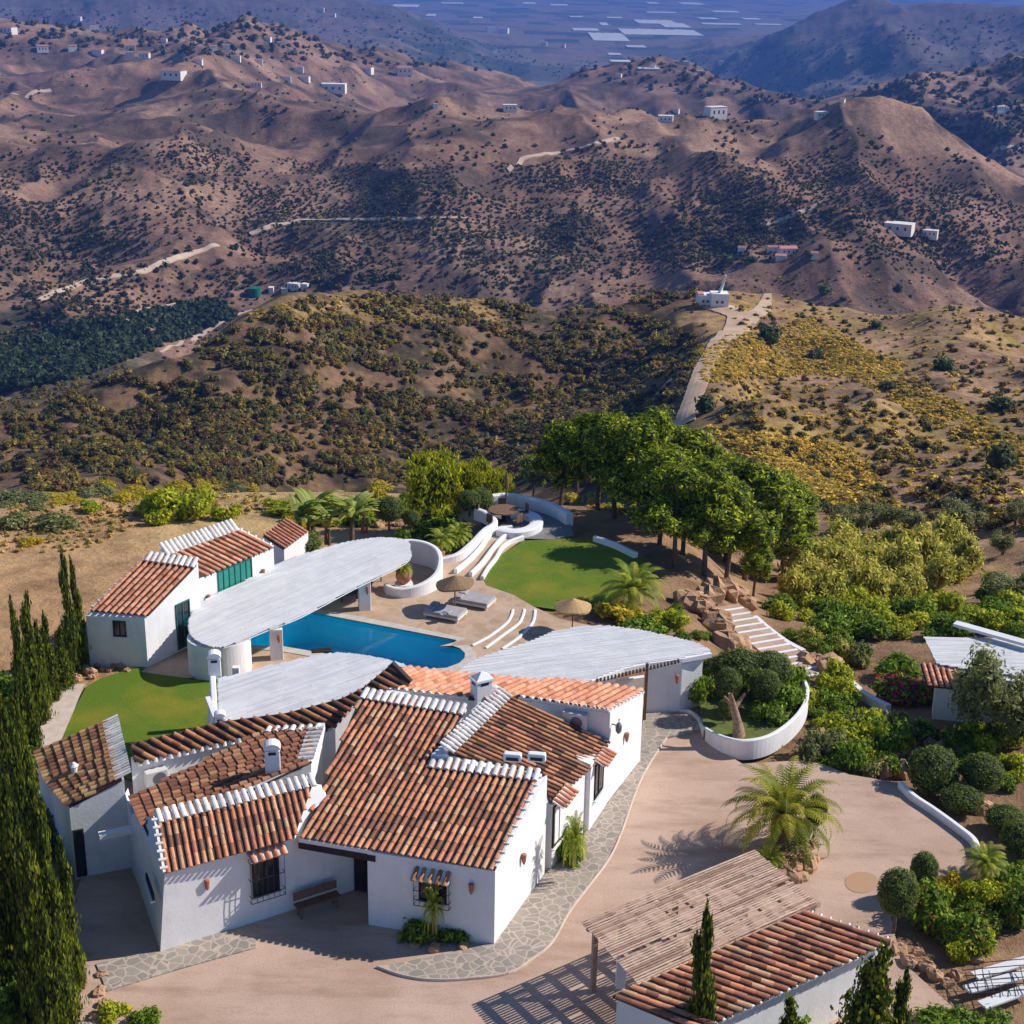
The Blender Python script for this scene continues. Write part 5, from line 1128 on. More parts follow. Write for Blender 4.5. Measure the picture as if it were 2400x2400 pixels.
def banana(seed):
    rr = random.Random(seed); V = []; F = []; C_ = []
    for i in range(16):
        az = rr.uniform(0, 6.28); c = np.array(rr.choice([(.2, .26, .06), (.28, .34, .12), (.13, .19, .04)])); p = np.array([rr.uniform(-.15, .15), rr.uniform(-.15, .15), 1.0+rr.uniform(0, .7)]); el = R(rr.uniform(45, 80)); k = 7; w0 = .24
        for s_ in range(k):
            e = el-(s_/k)*1.5; d = np.array([math.cos(e)*math.cos(az), math.cos(e)*math.sin(az), math.sin(e)])*.24; sd = np.array([-math.sin(az), math.cos(az), 0]); w1 = w0*math.sin(math.pi*(.15+.8*s_/k)); w2 = w0*math.sin(math.pi*(.15+.8*(s_+1)/k))
            for sg in (-1, 1): o = len(V); V += [p, p+d, p+d+sd*sg*w2-[0, 0, w2*.3], p+sd*sg*w1-[0, 0, w1*.3]]; F.append((o, o+1, o+2, o+3)); C_.append(c)
            p = p+d
    return np.array(V), np.array(F), np.array(C_)
bn = MB(); bn.tube([(0, 0, 0), (.05, 0, 1.2)], [.14, .08]); bn.tube([(.2, .1, 0), (.25, .1, 1.0)], [.1, .06])
bns = [proto("banana_plant", "b", "banana plant", bn, banana(3), crown_name="leaves")]
for x, y, s_, lab in ((705, 1270, 1.15, "leftmost banana plant behind the pool roof"), (735, 1262, 1.25, "tallest banana plant behind the pool roof"), (765, 1275, 1.0, "short pale banana plant behind the pool roof"), (825, 1265, 1.2, "broad leaved banana plant left of the round clipped bush"), (850, 1250, 1.0, "banana plant touching the round clipped bush")):
    put(bns[0], P(x, y, 0), lab, sc=s_)
# clipped balls: body continuous, short trunk
def ball(seed, flat=1.0, th=.9, r=1.0):
    bl = [(0, 0, th+r*flat, r, r, r*flat)]
    return proto("clipped_bush", "b", "clipped bush", trunk_mb(th+r*.5, .09), join([core(bl, (.03, .05, .018), .93, 16), leaves(bl, 4200, .075, TOPC, up=.2, shell=.86, jit=.055, elong=1.5)]))
balls = [ball(1), ball(2, .75, .2)]
BL = [(912, 1245, 1165, 34, 0, "round clipped ball tree right of the banana plants"), (964, 1245, 1196, 21, 0, "smaller clipped ball beside the round ball tree"), (1100, 1210, 1150, 30, 0, "clipped umbrella shaped bush left of the curved bench"), (1125, 1205, 1145, 30, 1, "clipped umbrella bush nearest the curved bench"),
 (705, 1300, 1245, 48, 1, "wide flattened clipped bush behind the pool house gap"), (1906, 1965, 1862, 26, 0, "clipped ball right of the big palm, upper one"), (1875, 1985, 1920, 21, 1, "lower clipped ball right of the big palm"), (1862, 1900, 1872, 18, 1, "small clipped cushion tucked behind the palm fronds"),
 (2094, 2185, 2040, 47, 0, "largest clipped ball beside the outbuilding end"), (2158, 2105, 2000, 32, 0, "ball on a leaning stem behind the largest clipped ball"), (2180, 1865, 1755, 58, 1, "broad clipped dome at the back of the right hand bed"), (2292, 1880, 1772, 50, 0, "round clipped ball above the ochre stone"), (2250, 1905, 1840, 50, 1, "dark shaded dome below the two upper balls"),
 (2355, 1950, 1895, 48, 1, "clipped dome at the right frame edge"), (2390, 2010, 1930, 50, 1, "dark low dome cut by the right frame edge"), (1702, 1665, 1568, 32, 0, "clipped ball left of the gnarled trunk in the round planter"), (1788, 1665, 1572, 34, 0, "clipped ball right of the gnarled trunk in the round planter"), (1735, 1610, 1528, 62, 1, "topmost broad cushion of the cloud tree"), (1800, 1615, 1532, 52, 1, "right hand cushion of the cloud tree"), (1685, 1605, 1545, 46, 1, "left hand cushion of the cloud tree"), (1697, 1695, 1640, 17, 0, "little mushroom shaped clipped bush in the round planter"), (1760, 2180, 2140, 1, 0, ""), ]
for x, y, yt, r_, k, lab in BL:
    if not lab: continue
    b = P(x, y, .45 if 1640 < x < 1840 and y < 1800 else 0); rr_ = size_at(b, r_)
    if x > 2150 and y < 2020: b = hit(x, y)
    h_ = (hgt(b, yt)-b[2]); tot = 2.9 if k == 0 else 1.7; put(balls[k], b, lab, sc=rr_, scz=max(h_/tot, .3))
mb = MB(); b = P(1732, 1725, .45); pts = [b, b+[-.12, 0, .7], b+[-.3, .1, 1.3], b+[-.5, .2, 2.0]]; mb.tube(pts, [.3, .2, .17, .09], 9); mb.tube([b+[.15, 0, 0], b+[.0, 0, .6], pts[2]], [.16, .13, .1], 7); mb.tube([pts[2], b+[.2, .4, 1.9]], [.12, .06], 6); mb.tube([pts[2], b+[-.7, .5, 1.7]], [.1, .05], 6)
tag(mb.build("gnarled_trunk", mat('pale_bark', (.42, .27, .17), (.22, .13, .09), 7, .95, .8, 14), smooth=True), "thick gnarled twisted trunk of the cloud tree in the round planter", "tree trunk")
def shrub(seed, cols, n=2600, name="shrub", cat="shrub", r=1.0, flat=.75, leaf=.12, elong=1.8, droop=0, nb=7, flowers=None):
    rr = random.Random(seed); bl = [(rr.uniform(-.55, .55), rr.uniform(-.55, .55), rr.uniform(.25, .75)*flat*1.2, rr.uniform(.4, .6), rr.uniform(.4, .6), rr.uniform(.35, .55)*flat) for _ in range(nb)]
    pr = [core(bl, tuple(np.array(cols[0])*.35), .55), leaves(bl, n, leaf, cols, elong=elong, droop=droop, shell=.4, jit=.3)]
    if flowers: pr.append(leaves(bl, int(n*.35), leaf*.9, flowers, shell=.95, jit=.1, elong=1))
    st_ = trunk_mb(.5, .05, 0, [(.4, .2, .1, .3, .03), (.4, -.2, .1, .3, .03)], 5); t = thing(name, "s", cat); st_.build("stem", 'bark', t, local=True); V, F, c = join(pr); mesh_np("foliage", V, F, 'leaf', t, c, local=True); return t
SG = [shrub(21, GREENC), shrub(22, GREENC)]; SL = [shrub(23, LIMEC), shrub(24, LIMEC)]; SO = [shrub(25, OLIVEC), shrub(26, OLIVEC)]
SA = [shrub(27, ALMC, 1700, leaf=.11, flat=1.2, elong=2.4), shrub(28, ALMC, 1700, leaf=.11, flat=1.2, elong=2.4)]
SB_ = shrub(29, GREENC, 2600, flowers=[(.55, .02, .18), (.45, .01, .30), (.6, .03, .12)]); SR_ = shrub(30, GREENC, 2600, flowers=[(.30, .04, .03), (.08, .14, .02), (.08, .14, .02), (.08, .14, .02), (.3, .28, .05)])
SY_ = shrub(31, [(.50, .40, .03), (.36, .32, .03), (.24, .24, .02)], 2200)
SB, SR, SY = [SB_], [SR_], [SY_]
def plant(pool, x, y, w_, h_, lab, grp=None, z=None, ground=False):
    b = hit(x, y) if z is None else P(x, y, z); s_ = size_at(b, w_)/1.75
    return put(random.choice(pool), b-[0, 0, .05], lab, grp, sc=s_, scz=size_at(b, h_)/1.1)
# single shrubs with a place of their own
for pool, x, y, w_, h_, lab in (
 (SG, 985, 2195, 85, 60, "dark green bush under the barred window of the big gable"), (SG, 1065, 2205, 60, 50, "low dark bush between the yucca and the white corner"), (SG, 1325, 2020, 80, 90, "lush green potted plants against the window wall by the stone path"),
 (SO, 1150, 1235, 40, 30, "grey bush at the foot of the umbrella shaped bushes"), (SG, 1020, 1250, 110, 60, "big glossy green bush with a white flower above the spiral wall"), (SG, 960, 1270, 70, 40, "dark green low bush under the round ball tree"), (SG, 1060, 1290, 60, 50, "dark bush at the right end of the bed above the spiral wall"),
 (SL, 400, 1205, 120, 75, "large yellow green broom bush in the dry field"), (SL, 470, 1210, 100, 70, "second broom bush overlapping the largest one"), (SL, 530, 1215, 60, 40, "small broom bush at the right end of the field clump"), (SL, 370, 1225, 60, 40, "shadowed small bush under the left side of the broom clump"),
 (SL, 205, 1198, 50, 28, "small round bush alone in the dry field"), (SY, 240, 1150, 55, 25, "yellow bush on the far edge of the dry field"), (SO, 30, 1230, 90, 40, "grey thorn bush at the left edge of the field"), (SO, 130, 1240, 90, 40, "dry grey bush in the field left of centre"), (SY, 75, 1275, 50, 25, "small yellow tuft near the grey thorn bushes"),
 (SY, 890, 1150, 60, 25, "yellow green clipped mound on the field rim"), (SL, 690, 1210, 50, 40, "green bush behind the banana plants"), (SL, 640, 1200, 70, 30, "low yellow green bush left of the banana plants"), (SL, 780, 1190, 60, 30, "yellow bush behind the banana plants"),
 (SY, 1460, 1450, 110, 50, "yellow flowering bush below the green palm"), (SG, 1520, 1480, 110, 40, "flat green bush behind the entrance shade"), (SL, 1560, 1470, 80, 45, "yellow green bush at the right end of the bed behind the entrance shade"),
 (SG, 1650, 1640, 60, 70, "leafy green tree shaped bush left in the round planter"), (SG, 1830, 1650, 90, 70, "low hedge inside the right wall of the round planter"), (SG, 1800, 1690, 80, 50, "front hedge inside the round planter"), (SG, 1850, 1600, 70, 60, "back hedge inside the round planter"), (SG, 1760, 1620, 110, 80, "shadowed green mass behind the gnarled trunk"),
 (SB, 2110, 1640, 110, 80, "bougainvillea with bright pink flowers by the path wall"), (SB, 2160, 1650, 70, 70, "purple flowered bougainvillea right of the pink one"), (SG, 2110, 1590, 90, 60, "green bush behind the bougainvillea"),
 (SR, 2180, 2160, 120, 110, "large green oleander with red flowers beside the clipped balls"), (SR, 2260, 2220, 120, 90, "lower green bush with small red flowers near the white planks"), (SY, 2225, 2090, 60, 60, "bright yellow bush behind the red flowering one"), (SR, 2380, 2160, 110, 110, "green flowering bush at the right frame edge"), (SL, 2190, 2110, 90, 50, "pale green bush in front of the yellow one"),
 (SO, 2020, 1560, 60, 60, "blue grey bush above the lower garden path"), (SG, 345, 2400, 70, 40, "small round dark bush at the bottom edge of the courtyard"), (SL, 270, 2385, 70, 45, "yellow green bush by the stones at the bottom left"), (SG, 235, 1530, 60, 60, "dark bush against the shaded pool house wall"),
 (SG, 1870, 2440, 130, 80, "green foliage at the bottom edge below the outbuilding"), (SG, 2220, 2420, 130, 60, "spiky green plants at the bottom right edge"), (SG, 2320, 2425, 120, 50, "green tufts in the bottom right corner"), (SG, 2200, 2400, 60, 50, "short green bush below the white planks")):
    plant(pool, x, y, w_, h_, lab, z=(.45 if 1640 <= x <= 1860 and 1590 <= y <= 1700 else None))
# beds of look-alike shrubs
def bed(pools, poly, n, w_, h_, lab, grp, seed=1):
    rr = random.Random(seed); xs = [p[0] for p in poly]; ys = [p[1] for p in poly]; pts = []; tries = 0
    while len(pts) < n and tries < n*40:
        tries += 1; x, y = rr.uniform(min(xs), max(xs)), rr.uniform(min(ys), max(ys))
        if inpoly(np.array([x]), np.array([y]), poly)[0] and all((x-a)**2+(2*(y-b))**2 > (w_*.5)**2 for a, b in pts): pts.append((x, y))
    for x, y in pts: k = rr.uniform(.7, 1.25); plant(rr.choice(pools), x, y, w_*k, h_*k*rr.uniform(.8, 1.2), lab, grp)
bed([SL, SG], [(1900, 1620), (1960, 1600), (2010, 1680), (2060, 1720), (1990, 1760), (1900, 1700)], 14, 60, 45, "lime green leafy shrub between the round planter and the garden path", "lime green shrubs right of the round planter", 2)
bed([SG, SL, SO], [(1870, 1790), (1990, 1740), (2080, 1720), (2120, 1780), (2080, 1830), (1990, 1810), (1890, 1800)], 16, 85, 80, "tall green shrub at the back edge of the courtyard", "shrubs along the back of the courtyard", 3)
bed([SG, SG, SL], [(1790, 1440), (1900, 1420), (2400, 1440), (2400, 1500), (2140, 1500), (1960, 1500)], 34, 75, 50, "dark green leafy shrub in the hedge below the almond scrub", "green hedge shrubs above the garden path", 4)
bed([SA], [(1860, 1360), (1960, 1300), (2240, 1290), (2260, 1370), (2100, 1420), (1850, 1430)], 46, 75, 60, "pale olive brown almond scrub tree on the terrace slope", "almond trees on the slope right of the pines", 5)
bed([SG, SL], [(2290, 1400), (2400, 1370), (2400, 1450), (2300, 1450)], 5, 70, 45, "green bush at the right edge above the hut", "bushes at the right edge above the hut", 6)
bed([SG, SL, SR], [(2130, 1740), (2400, 1700), (2400, 1860), (2330, 1850), (2220, 1760)], 20, 60, 45, "low leafy plant in the stony bed below the olive tree", "plants in the stony bed at the right", 7)
bed([SG, SL, SR], [(2300, 2020), (2400, 1990), (2400, 2200), (2290, 2240), (2200, 2250), (2280, 2130)], 14, 70, 60, "leafy shrub in the right hand garden bed beyond the clipped balls", "shrubs in the lower right garden bed", 8)
bed([SG, SY, SL], [(880, 1230), (1020, 1215), (1100, 1200), (1150, 1180), (1150, 1160), (900, 1175), (680, 1200), (680, 1240)], 30, 48, 30, "small garden shrub in the planted bed behind the pool", "shrubs in the bed behind the pool", 9)
bed([SY, SL], [(1330, 1180), (1500, 1205), (1680, 1300), (1640, 1230), (1560, 1185), (1400, 1165)], 34, 55, 22, "sunlit yellow green undergrowth between the pine trunks", "undergrowth below the pines", 10)
bed([SG, SO], [(0, 1620), (60, 1650), (120, 2000), (90, 2400), (0, 2400)], 22, 110, 100, "dark green bush filling the hedge under the cypresses", "dark hedge bushes at the left edge", 11)
bed([SA, SR], [(1830, 1480), (1990, 1510), (2010, 1560), (1900, 1550)], 10, 55, 35, "reddish brown dry shrub on the bank beside the garden steps", "dry shrubs on the bank by the steps", 12)
bed([SG, SY, SR], [(1560, 1440), (1620, 1430), (1660, 1480), (1690, 1530), (1600, 1500)], 8, 45, 28, "small garden plant on the bank left of the garden steps", "plants on the bank left of the steps", 14)
bed([SY, SO], [(0, 1165), (600, 1130), (640, 1145), (0, 1200)], 26, 48, 16, "low dry bush along the far rim of the field", "dry bushes on the rim of the field", 13)
# olive tree by the hut
def olive(seed, n=5200):
    rr = random.Random(seed); bl = [(rr.uniform(-1.3, 1.3), rr.uniform(-1.2, 1.2), rr.uniform(1.3, 3.3), rr.uniform(.6, .9), rr.uniform(.6, .9), rr.uniform(.5, .8)) for _ in range(12)]
    return proto("olive_tree", "o", "olive tree", trunk_mb(2.0, .16, .15, [(.6, b[0]*.8, b[1]*.8, b[2]-1.3, .06) for b in bl[:6]]), join([core(bl, (.03, .035, .02), .45), leaves(bl, n, .11, OLIVEC, elong=2.4, shell=.3, jit=.3)]))
ol = [olive(41), olive(42)]
b = hit(2285, 1740); put(ol[0], b, "wide grey green olive tree in front of the white hut", sc=1.0, scz=(hgt(b, 1500)-b[2])/4.0)
b = hit(2370, 1745); put(ol[1], b, "smaller olive tree at the right edge beside the hut", sc=.8, scz=(hgt(b, 1560)-b[2])/4.0)
for x, y, yt, s_, pl2, lab in ((2120, 1270, 1185, .8, ol, "dark round tree at the upper right of the almond slope"), (2235, 1260, 1165, 1.5, ol, "large dark carob tree above the almond slope"), (2050, 1255, 1170, 1.1, ol, "dark tree left of the gap above the almond slope"), (1990, 1260, 1185, .9, ol, "round dark tree just right of the pine grove"), (2350, 1300, 1240, .6, ol, "small tree alone on the bare slope at the right"), (2380, 1230, 1165, .9, ol, "dark tree at the right frame edge"), (2360, 1420, 1340, 1.0, ol, "grey green tree on the track at the right edge")):
    b = hit(x, y); put(random.choice(pl2), b, lab, sc=s_, scz=(hgt(b, yt)-b[2])/4.0)
# rocks
def rock(seed, tall=1.0):
    rr = np.random.default_rng(seed); n = 10; V = []; F = []
    for i in range(6):
        ph = math.pi*i/5
        for j in range(n): t = 2*math.pi*j/n; d = np.array([math.sin(ph)*math.cos(t), math.sin(ph)*math.sin(t), math.cos(ph)]); d = np.sign(d)*np.abs(d)**.7; V.append(d*(.5+.13*rr.uniform(-1, 1))*np.array([1, .8, .7*tall]))
    for i in range(5):
        for j in range(n): F.append((i*n+j, (i+1)*n+j, (i+1)*n+(j+1) % n, i*n+(j+1) % n))
    o = mesh_np("boulder", np.array(V), F, 'rock'); o['category'] = 'boulder'; o['label'] = 'r'; return o
rocks = [rock(k) for k in range(5)]; rtall = rock(9, 2.2)
def prock(o, x, y, w_, lab, grp=None, z=None, scz=1):
    b = hit(x, y) if z is None else P(x, y, z); s_ = size_at(b, w_); q = o if o.name not in USED else o.copy()
    if o.name in USED: COL.objects.link(q)
    USED.add(o.name); q.location = tuple(b+[0, 0, s_*.15]); q.scale = (s_, s_, s_*scz); q.rotation_euler = (0, 0, random.uniform(0, 6)); q['label'] = lab
    if grp: q['group'] = grp
prock(rtall, 2118, 1822, 42, "upright ochre stone block at the top end of the kerb wall"); prock(rocks[0], 2070, 1815, 70, "rounded boulder leaning on the upright ochre stone"); prock(rocks[1], 1890, 2040, 60, "large ochre boulder right of the palm bed", scz=1.4); prock(rtall, 2290, 2020, 40, "pale standing stone at the lower end of the kerb wall")
prock(rocks[2], 2295, 1900, 60, "ochre rock under the round clipped ball"); prock(rocks[3], 1018, 2228, 36, "brown stone at the foot of the window bed"); prock(rocks[4], 1085, 2225, 32, "round stone beside the white gable corner"); prock(rocks[0], 975, 2222, 26, "small stone at the left of the window bed")
def rocksrow(pts, w_, lab, grp):
    for i, (x, y) in enumerate(pts): prock(random.choice(rocks), x, y, w_*random.uniform(.7, 1.3), lab, grp)
rocksrow([(1665+i*9+random.uniform(-8, 8), 1455+i*11+random.uniform(-8, 8)) for i in range(12)]+[(1700, 1395), (1725, 1400), (1745, 1420), (1680, 1385), (1660, 1405), (1615, 1420), (1640, 1430), (1890, 1560), (1915, 1560), (1940, 1575)], 60, "brown boulder beside the garden steps", "boulders along the garden steps")
rocksrow([(1800, 2030), (1820, 2050), (1842, 2066), (1868, 2066), (1895, 2030), (1850, 2035), (1872, 2005), (1898, 1990), (1820, 2020), (1880, 2045)], 52, "ochre rock edging the palm bed", "rocks around the palm bed")
rocksrow([(200+i*14, 1570+random.uniform(-12, 16)) for i in range(8)]+[(180, 1592), (215, 1590), (250, 1552), (300, 1560)], 24, "pale orange rock at the corner of the small lawn", "rocks by the pool house lawn")
rocksrow([(1860, 1795), (1885, 1800), (1930, 1800), (1960, 1806), (1900, 1780), (2000, 1812), (1870, 1620), (1920, 1720), (1960, 1740), (2010, 1730), (2150, 1740), (2180, 1750), (2210, 1760), (2260, 1740), (2330, 1660), (2350, 1680), (2250, 1780)], 36, "ochre rock among the shrubs at the back of the courtyard", "rocks in the courtyard shrub beds")
rocksrow([(2110, 2230), (2130, 2260), (2150, 2235), (2170, 2270), (2190, 2290), (2240, 2290), (2270, 2230), (2290, 2250), (2090, 2230), (2220, 2310)], 34, "rock beside the white planks and red flowering bushes", "rocks near the white planks")
rocksrow([(235, 2330), (242, 2360), (225, 2385), (240, 2290)], 34, "orange rock at the bottom left courtyard corner", "rocks at the courtyard corner")
rocksrow([(890+i*25, 1225+random.uniform(-15, 15)) for i in range(8)]+[(1000, 1290), (1030, 1300), (975, 1300)], 26, "pinkish rock in the bed behind the pool", "rocks behind the pool")

# ------------------------------------------------------------------ scrub, olive trees and houses on the hills
def hits(poly, n, dmin=110, seed=0, dens=None):
    rg = np.random.default_rng(seed); xs = [p[0] for p in poly]; ys = [p[1] for p in poly]; out = []; t = 0
    while len(out) < n and t < n*6:
        t += 1; x, y = rg.uniform(min(xs), max(xs)), rg.uniform(min(ys), max(ys))
        if not inpoly(np.array([x]), np.array([y]), poly)[0]: continue
        if dens is not None and rg.uniform() > dens(x, y): continue
        h_ = hit(x, y, dmin)
        if h_ is not None: out.append((x, y, h_))
    return out
def merged(name, pts, tmpl, size, cols, kind='stuff', seed=0, hf=(.7, 1.1)):
    rg = np.random.default_rng(seed); Vs, Fs, Cs = [], [], []; o = 0
    for (x, y, p) in pts:
        V, F, c = tmpl[rg.integers(len(tmpl))]; s_ = rg.uniform(*size); a = rg.uniform(0, 6.28); cs, sn = math.cos(a), math.sin(a)
        W = np.stack([V[:, 0]*cs-V[:, 1]*sn, V[:, 0]*sn+V[:, 1]*cs, V[:, 2]*rg.uniform(*hf)], 1)*s_+p-[0, 0, .12*s_]
        Vs.append(W); Fs.append(F+o); o += len(V); Cs.append(c*np.array(cols[rg.integers(len(cols))])*rg.uniform(.75, 1.25))
    ob = mesh_np(name, np.concatenate(Vs), np.concatenate(Fs), 'leaf', None, np.concatenate(Cs)); ob['kind'] = kind; return ob
def tm(seed, n, leaf, nb=4, k=.8, cn=6, one=False):
    rr = random.Random(seed); bl = [(rr.uniform(-.25, .25), rr.uniform(-.25, .25), .35+rr.uniform(-.1, .15), rr.uniform(.28, .4), rr.uniform(.28, .4), rr.uniform(.25, .38)) for _ in range(nb)]
    if one: bl = [(0, 0, .4, .5, .5, .42)]
    return join([core(bl, (.55, .55, .55), k, cn), leaves(bl, n, leaf, [(1, 1, 1), (.7, .7, .7), (1.35, 1.3, 1.2)], shell=.75, jit=.2)])
T_near = [tm(k, 80, .2, 3, .75) for k in range(4)]; T_far = [tm(k+9, 16, .3, 2, .95, 5) for k in range(3)]
SCRUB = [(.09, .095, .025), (.13, .115, .03), (.065, .07, .025), (.19, .16, .035), (.15, .095, .045), (.11, .12, .05), (.08, .06, .035), (.24, .19, .04)]
DARKS = [(.075, .08, .035), (.095, .095, .045), (.06, .06, .03), (.12, .115, .055)]
left = [(-250, 960), (180, 890), (400, 830), (560, 740), (720, 700), (900, 690), (1180, 705), (1480, 670), (1640, 660), (1670, 780), (1610, 900), (1560, 990), (1400, 1130), (-250, 1160)]
def dl(x, y):
    u, v = x*.85+y*1.2, y*1.3-x*.45; return .12+.88*float(vnoise(np.array(u/150.), np.array(v/34.), 7)*.7+.3*vnoise(np.array(x/40.), np.array(y/20.), 9) > .45)
p1_ = hits(left, 5600, seed=1, dens=dl); merged("hillside_scrub", p1_, T_near, (.8, 2.9), SCRUB+SCRUB[3:]+[(.16, .17, .07), (.20, .16, .06), (.26, .20, .06)], seed=1)
right_ = [(1640, 640), (2400, 620), (2600, 640), (2600, 1300), (2400, 1250), (1950, 1230), (1700, 1080), (1650, 900), (1760, 800)]
merged("hillside_scrub", hits(right_, 900, seed=2), T_near, (.8, 2.0), SCRUB[:5], seed=2)
gold = [(.40, .30, .055), (.32, .25, .05), (.26, .21, .05), (.46, .36, .09)]
gp_ = hits([(1650, 830), (1700, 790), (1800, 775), (1900, 740), (2000, 800), (2130, 860), (2060, 890), (1900, 880), (1640, 900)], 2600, seed=3)+hits([(1650, 1000), (1740, 1010), (1950, 1040), (2040, 1090), (2080, 1170), (1950, 1190), (1750, 1080)], 1500, seed=4)+hits([(1940, 820), (2080, 840), (2250, 950), (2400, 1040), (2400, 1090), (2200, 1000), (2000, 890)], 700, seed=5)+hits(right_, 1500, seed=6)+hits([(560, 740), (700, 700), (1000, 680), (1250, 720), (1150, 760), (700, 760)], 500, seed=12)
T_gr = [tm(30+k, 34, .28, 1, .8, 5, True) for k in range(3)]
go = merged("dry_grass", gp_, T_gr, (.7, 1.5), gold, seed=5, hf=(.5, .8))
fg = hits([(0, 1170), (650, 1140), (640, 1200), (300, 1240), (200, 1290), (0, 1300)], 480, dmin=60, seed=8)+hits([(1330, 1180), (1500, 1215), (1660, 1300), (1560, 1190)], 300, dmin=60, seed=9)
merged("dry_grass", fg, T_gr, (.2, .5), [(.36, .26, .12), (.32, .24, .10), (.42, .32, .16), (.25, .24, .08)], seed=6, hf=(.5, .9))
T_gr = None
# the 300 scrub bushes that show largest, each a thing
pr_ = []
for k in range(3):
    V, F, c = join([core([(0, 0, .35, .38, .38, .33)], (.4, .4, .4), .85, 8), leaves([(rr0.uniform(-.3, .3), rr0.uniform(-.3, .3), .3+rr0.uniform(-.05, .25), .3, .3, .28) for rr0 in [random.Random(k*9+q) for q in range(5)]], 420, .11, [(1, 1, 1), (.7, .7, .7), (1.3, 1.3, 1.1)], shell=.6, jit=.3)])
    for cc in (SCRUB[0], SCRUB[3], SCRUB[4]):
        pr_.append(mesh_np("scrub_bush", V, F, 'leaf', None, c*np.array(cc)*1.1))
def scat(prs, pts, lab, grp, cat, size, k0=0):
    for i, (x, y, p) in enumerate(pts):
        q = random.choice(prs); o = q if q.name not in USED else q.copy()
        if q.name in USED: COL.objects.link(o)
        USED.add(q.name); s_ = random.uniform(*size); o.location = tuple(p-[0, 0, .1*s_]); o.rotation_euler = (0, 0, random.uniform(0, 6.28)); o.scale = (s_, s_, s_*random.uniform(.8, 1.1)); o['label'] = lab; o['group'] = grp; o['category'] = cat
for q in range(9): USED.discard(pr_[q].name)
scat(pr_, hits([(0, 1010), (500, 950), (1400, 930), (1480, 1000), (1380, 1120), (0, 1130)], 250, seed=21), "olive brown scrub bush on the dark hillside behind the villa", "scrub bushes on the dark slope behind the villa", "bush", (1.6, 3.4))
dk = [mesh_np("evergreen_bush", pr_[i].data and np.array([v.co for v in pr_[i].data.vertices]), np.array([list(p.vertices) for p in pr_[i].data.polygons]), 'leaf', None, np.full((len(pr_[i].data.polygons), 3), .06)*np.array([.8, 1.2, .4])*RNG.uniform(.6, 1.6, (len(pr_[i].data.polygons), 1))) for i in (0, 3)]
for o in dk: USED.discard(o.name)
big = [(1935, 680, 9, "largest dark evergreen bush on the right hand ridge crest"), (1975, 695, 4, "small dark bush touching the largest crest bush"), (2106, 675, 6, "dark round bush on the right of the ridge crest"), (1800, 800, 8, "dark bush at the bend of the dirt road"), (1908, 830, 5, "dark bush standing right of the road bend"), (1705, 605, 7, "left dark tree behind the white ridge house"), (1765, 605, 7, "right dark tree behind the white ridge house"),
       (2340, 1090, 6, "round green bush low on the right slope"), (2310, 600, 9, "dark tree clump on the skyline at the right"), (2200, 625, 7, "dark tree at the crest, second from the right edge"), (2375, 645, 5, "round bush near the right end of the crest"), (2080, 905, 4, "dark bush in the middle of the yellow grass slope"), (2210, 860, 5, "dark bush high on the right slope"), (2350, 950, 5, "dark bush at the upper right frame edge of the slope"), (1650, 960, 5, "bush at the low end of the dirt road"), (2050, 760, 4, "low dark bush on the upper grass slope")]
for x, y, s_, lab in big:
    h_ = hit(x, y+8, 120)
    if h_ is None: continue
    scat(dk, [(x, y, h_)], lab, None, "bush", (s_*.9, s_))
for o in COL.objects:
    if o.get('group', 0) is None: del o['group']
# far slopes: olive trees in rows and loose dark scrub
fp0 = []; rg = np.random.default_rng(77); hol = NZ-smooth(NZ, 25, 0)
for x, y, p in hits([(-200, 420), (480, 330), (620, 400), (780, 380), (1500, 380), (2000, 380), (2500, 480), (2500, 600), (1800, 600), (1350, 650), (1000, 640), (600, 690), (300, 800), (-200, 880)], 520, 480, 31, lambda x, y: .25+.75*float(vnoise(np.array(x/160.), np.array(y/110.), 4) > .42)):
    a = rg.uniform(0, 3.14); sp_ = rg.uniform(6, 8); na, nb = rg.integers(3, 9), rg.integers(3, 8)
    for i in range(na):
        for j in range(nb):
            if rg.uniform() < .12: continue
            u, v = (i-na/2)*sp_+rg.uniform(-.6, .6), (j-nb/2)*sp_+rg.uniform(-.6, .6); X, Y = p[0]+u*math.cos(a)-v*math.sin(a), p[1]+u*math.sin(a)+v*math.cos(a)
            fp0.append((0, 0, np.array([X, Y, float(hz(X, Y))])))
fp1 = hits([(-200, 60), (900, 130), (1200, 250), (1900, 260), (2500, 430), (2500, 620), (1700, 600), (1350, 680), (900, 690), (560, 720), (250, 850), (-200, 930)], 2100, 480, 33, lambda x, y: float(vnoise(np.array(x/90.), np.array(y/60.), 14) > .5)*.9+.1)
merged("far_olive_trees", fp0, T_far, (1.7, 3.0), DARKS, seed=8); merged("far_scrub", fp1, T_far, (1.6, 5.0), DARKS+SCRUB[:4], seed=9)
fp2 = hits([(-100, 640+180), (300, 740), (520, 700), (560, 740), (420, 800), (150, 900), (-100, 930)], 1500, 400, 35)
merged("valley_trees", fp2, T_far, (3, 6.5), [(.035, .06, .025), (.05, .08, .03), (.04, .07, .04)], seed=10)
fp3 = hits([(-200, 20), (900, 20), (1300, 150), (1700, 120), (2500, 10), (2500, 430), (1900, 260), (1200, 170), (-200, 100)], 1800, 1500, 36)
merged("distant_woods", fp3, T_far, (5, 13), DARKS, seed=11)
ot = [mesh_np("olive_bush", V_, F_, 'leaf', None, c_*np.array((.06, .07, .03))) for V_, F_, c_ in T_far[:2]]
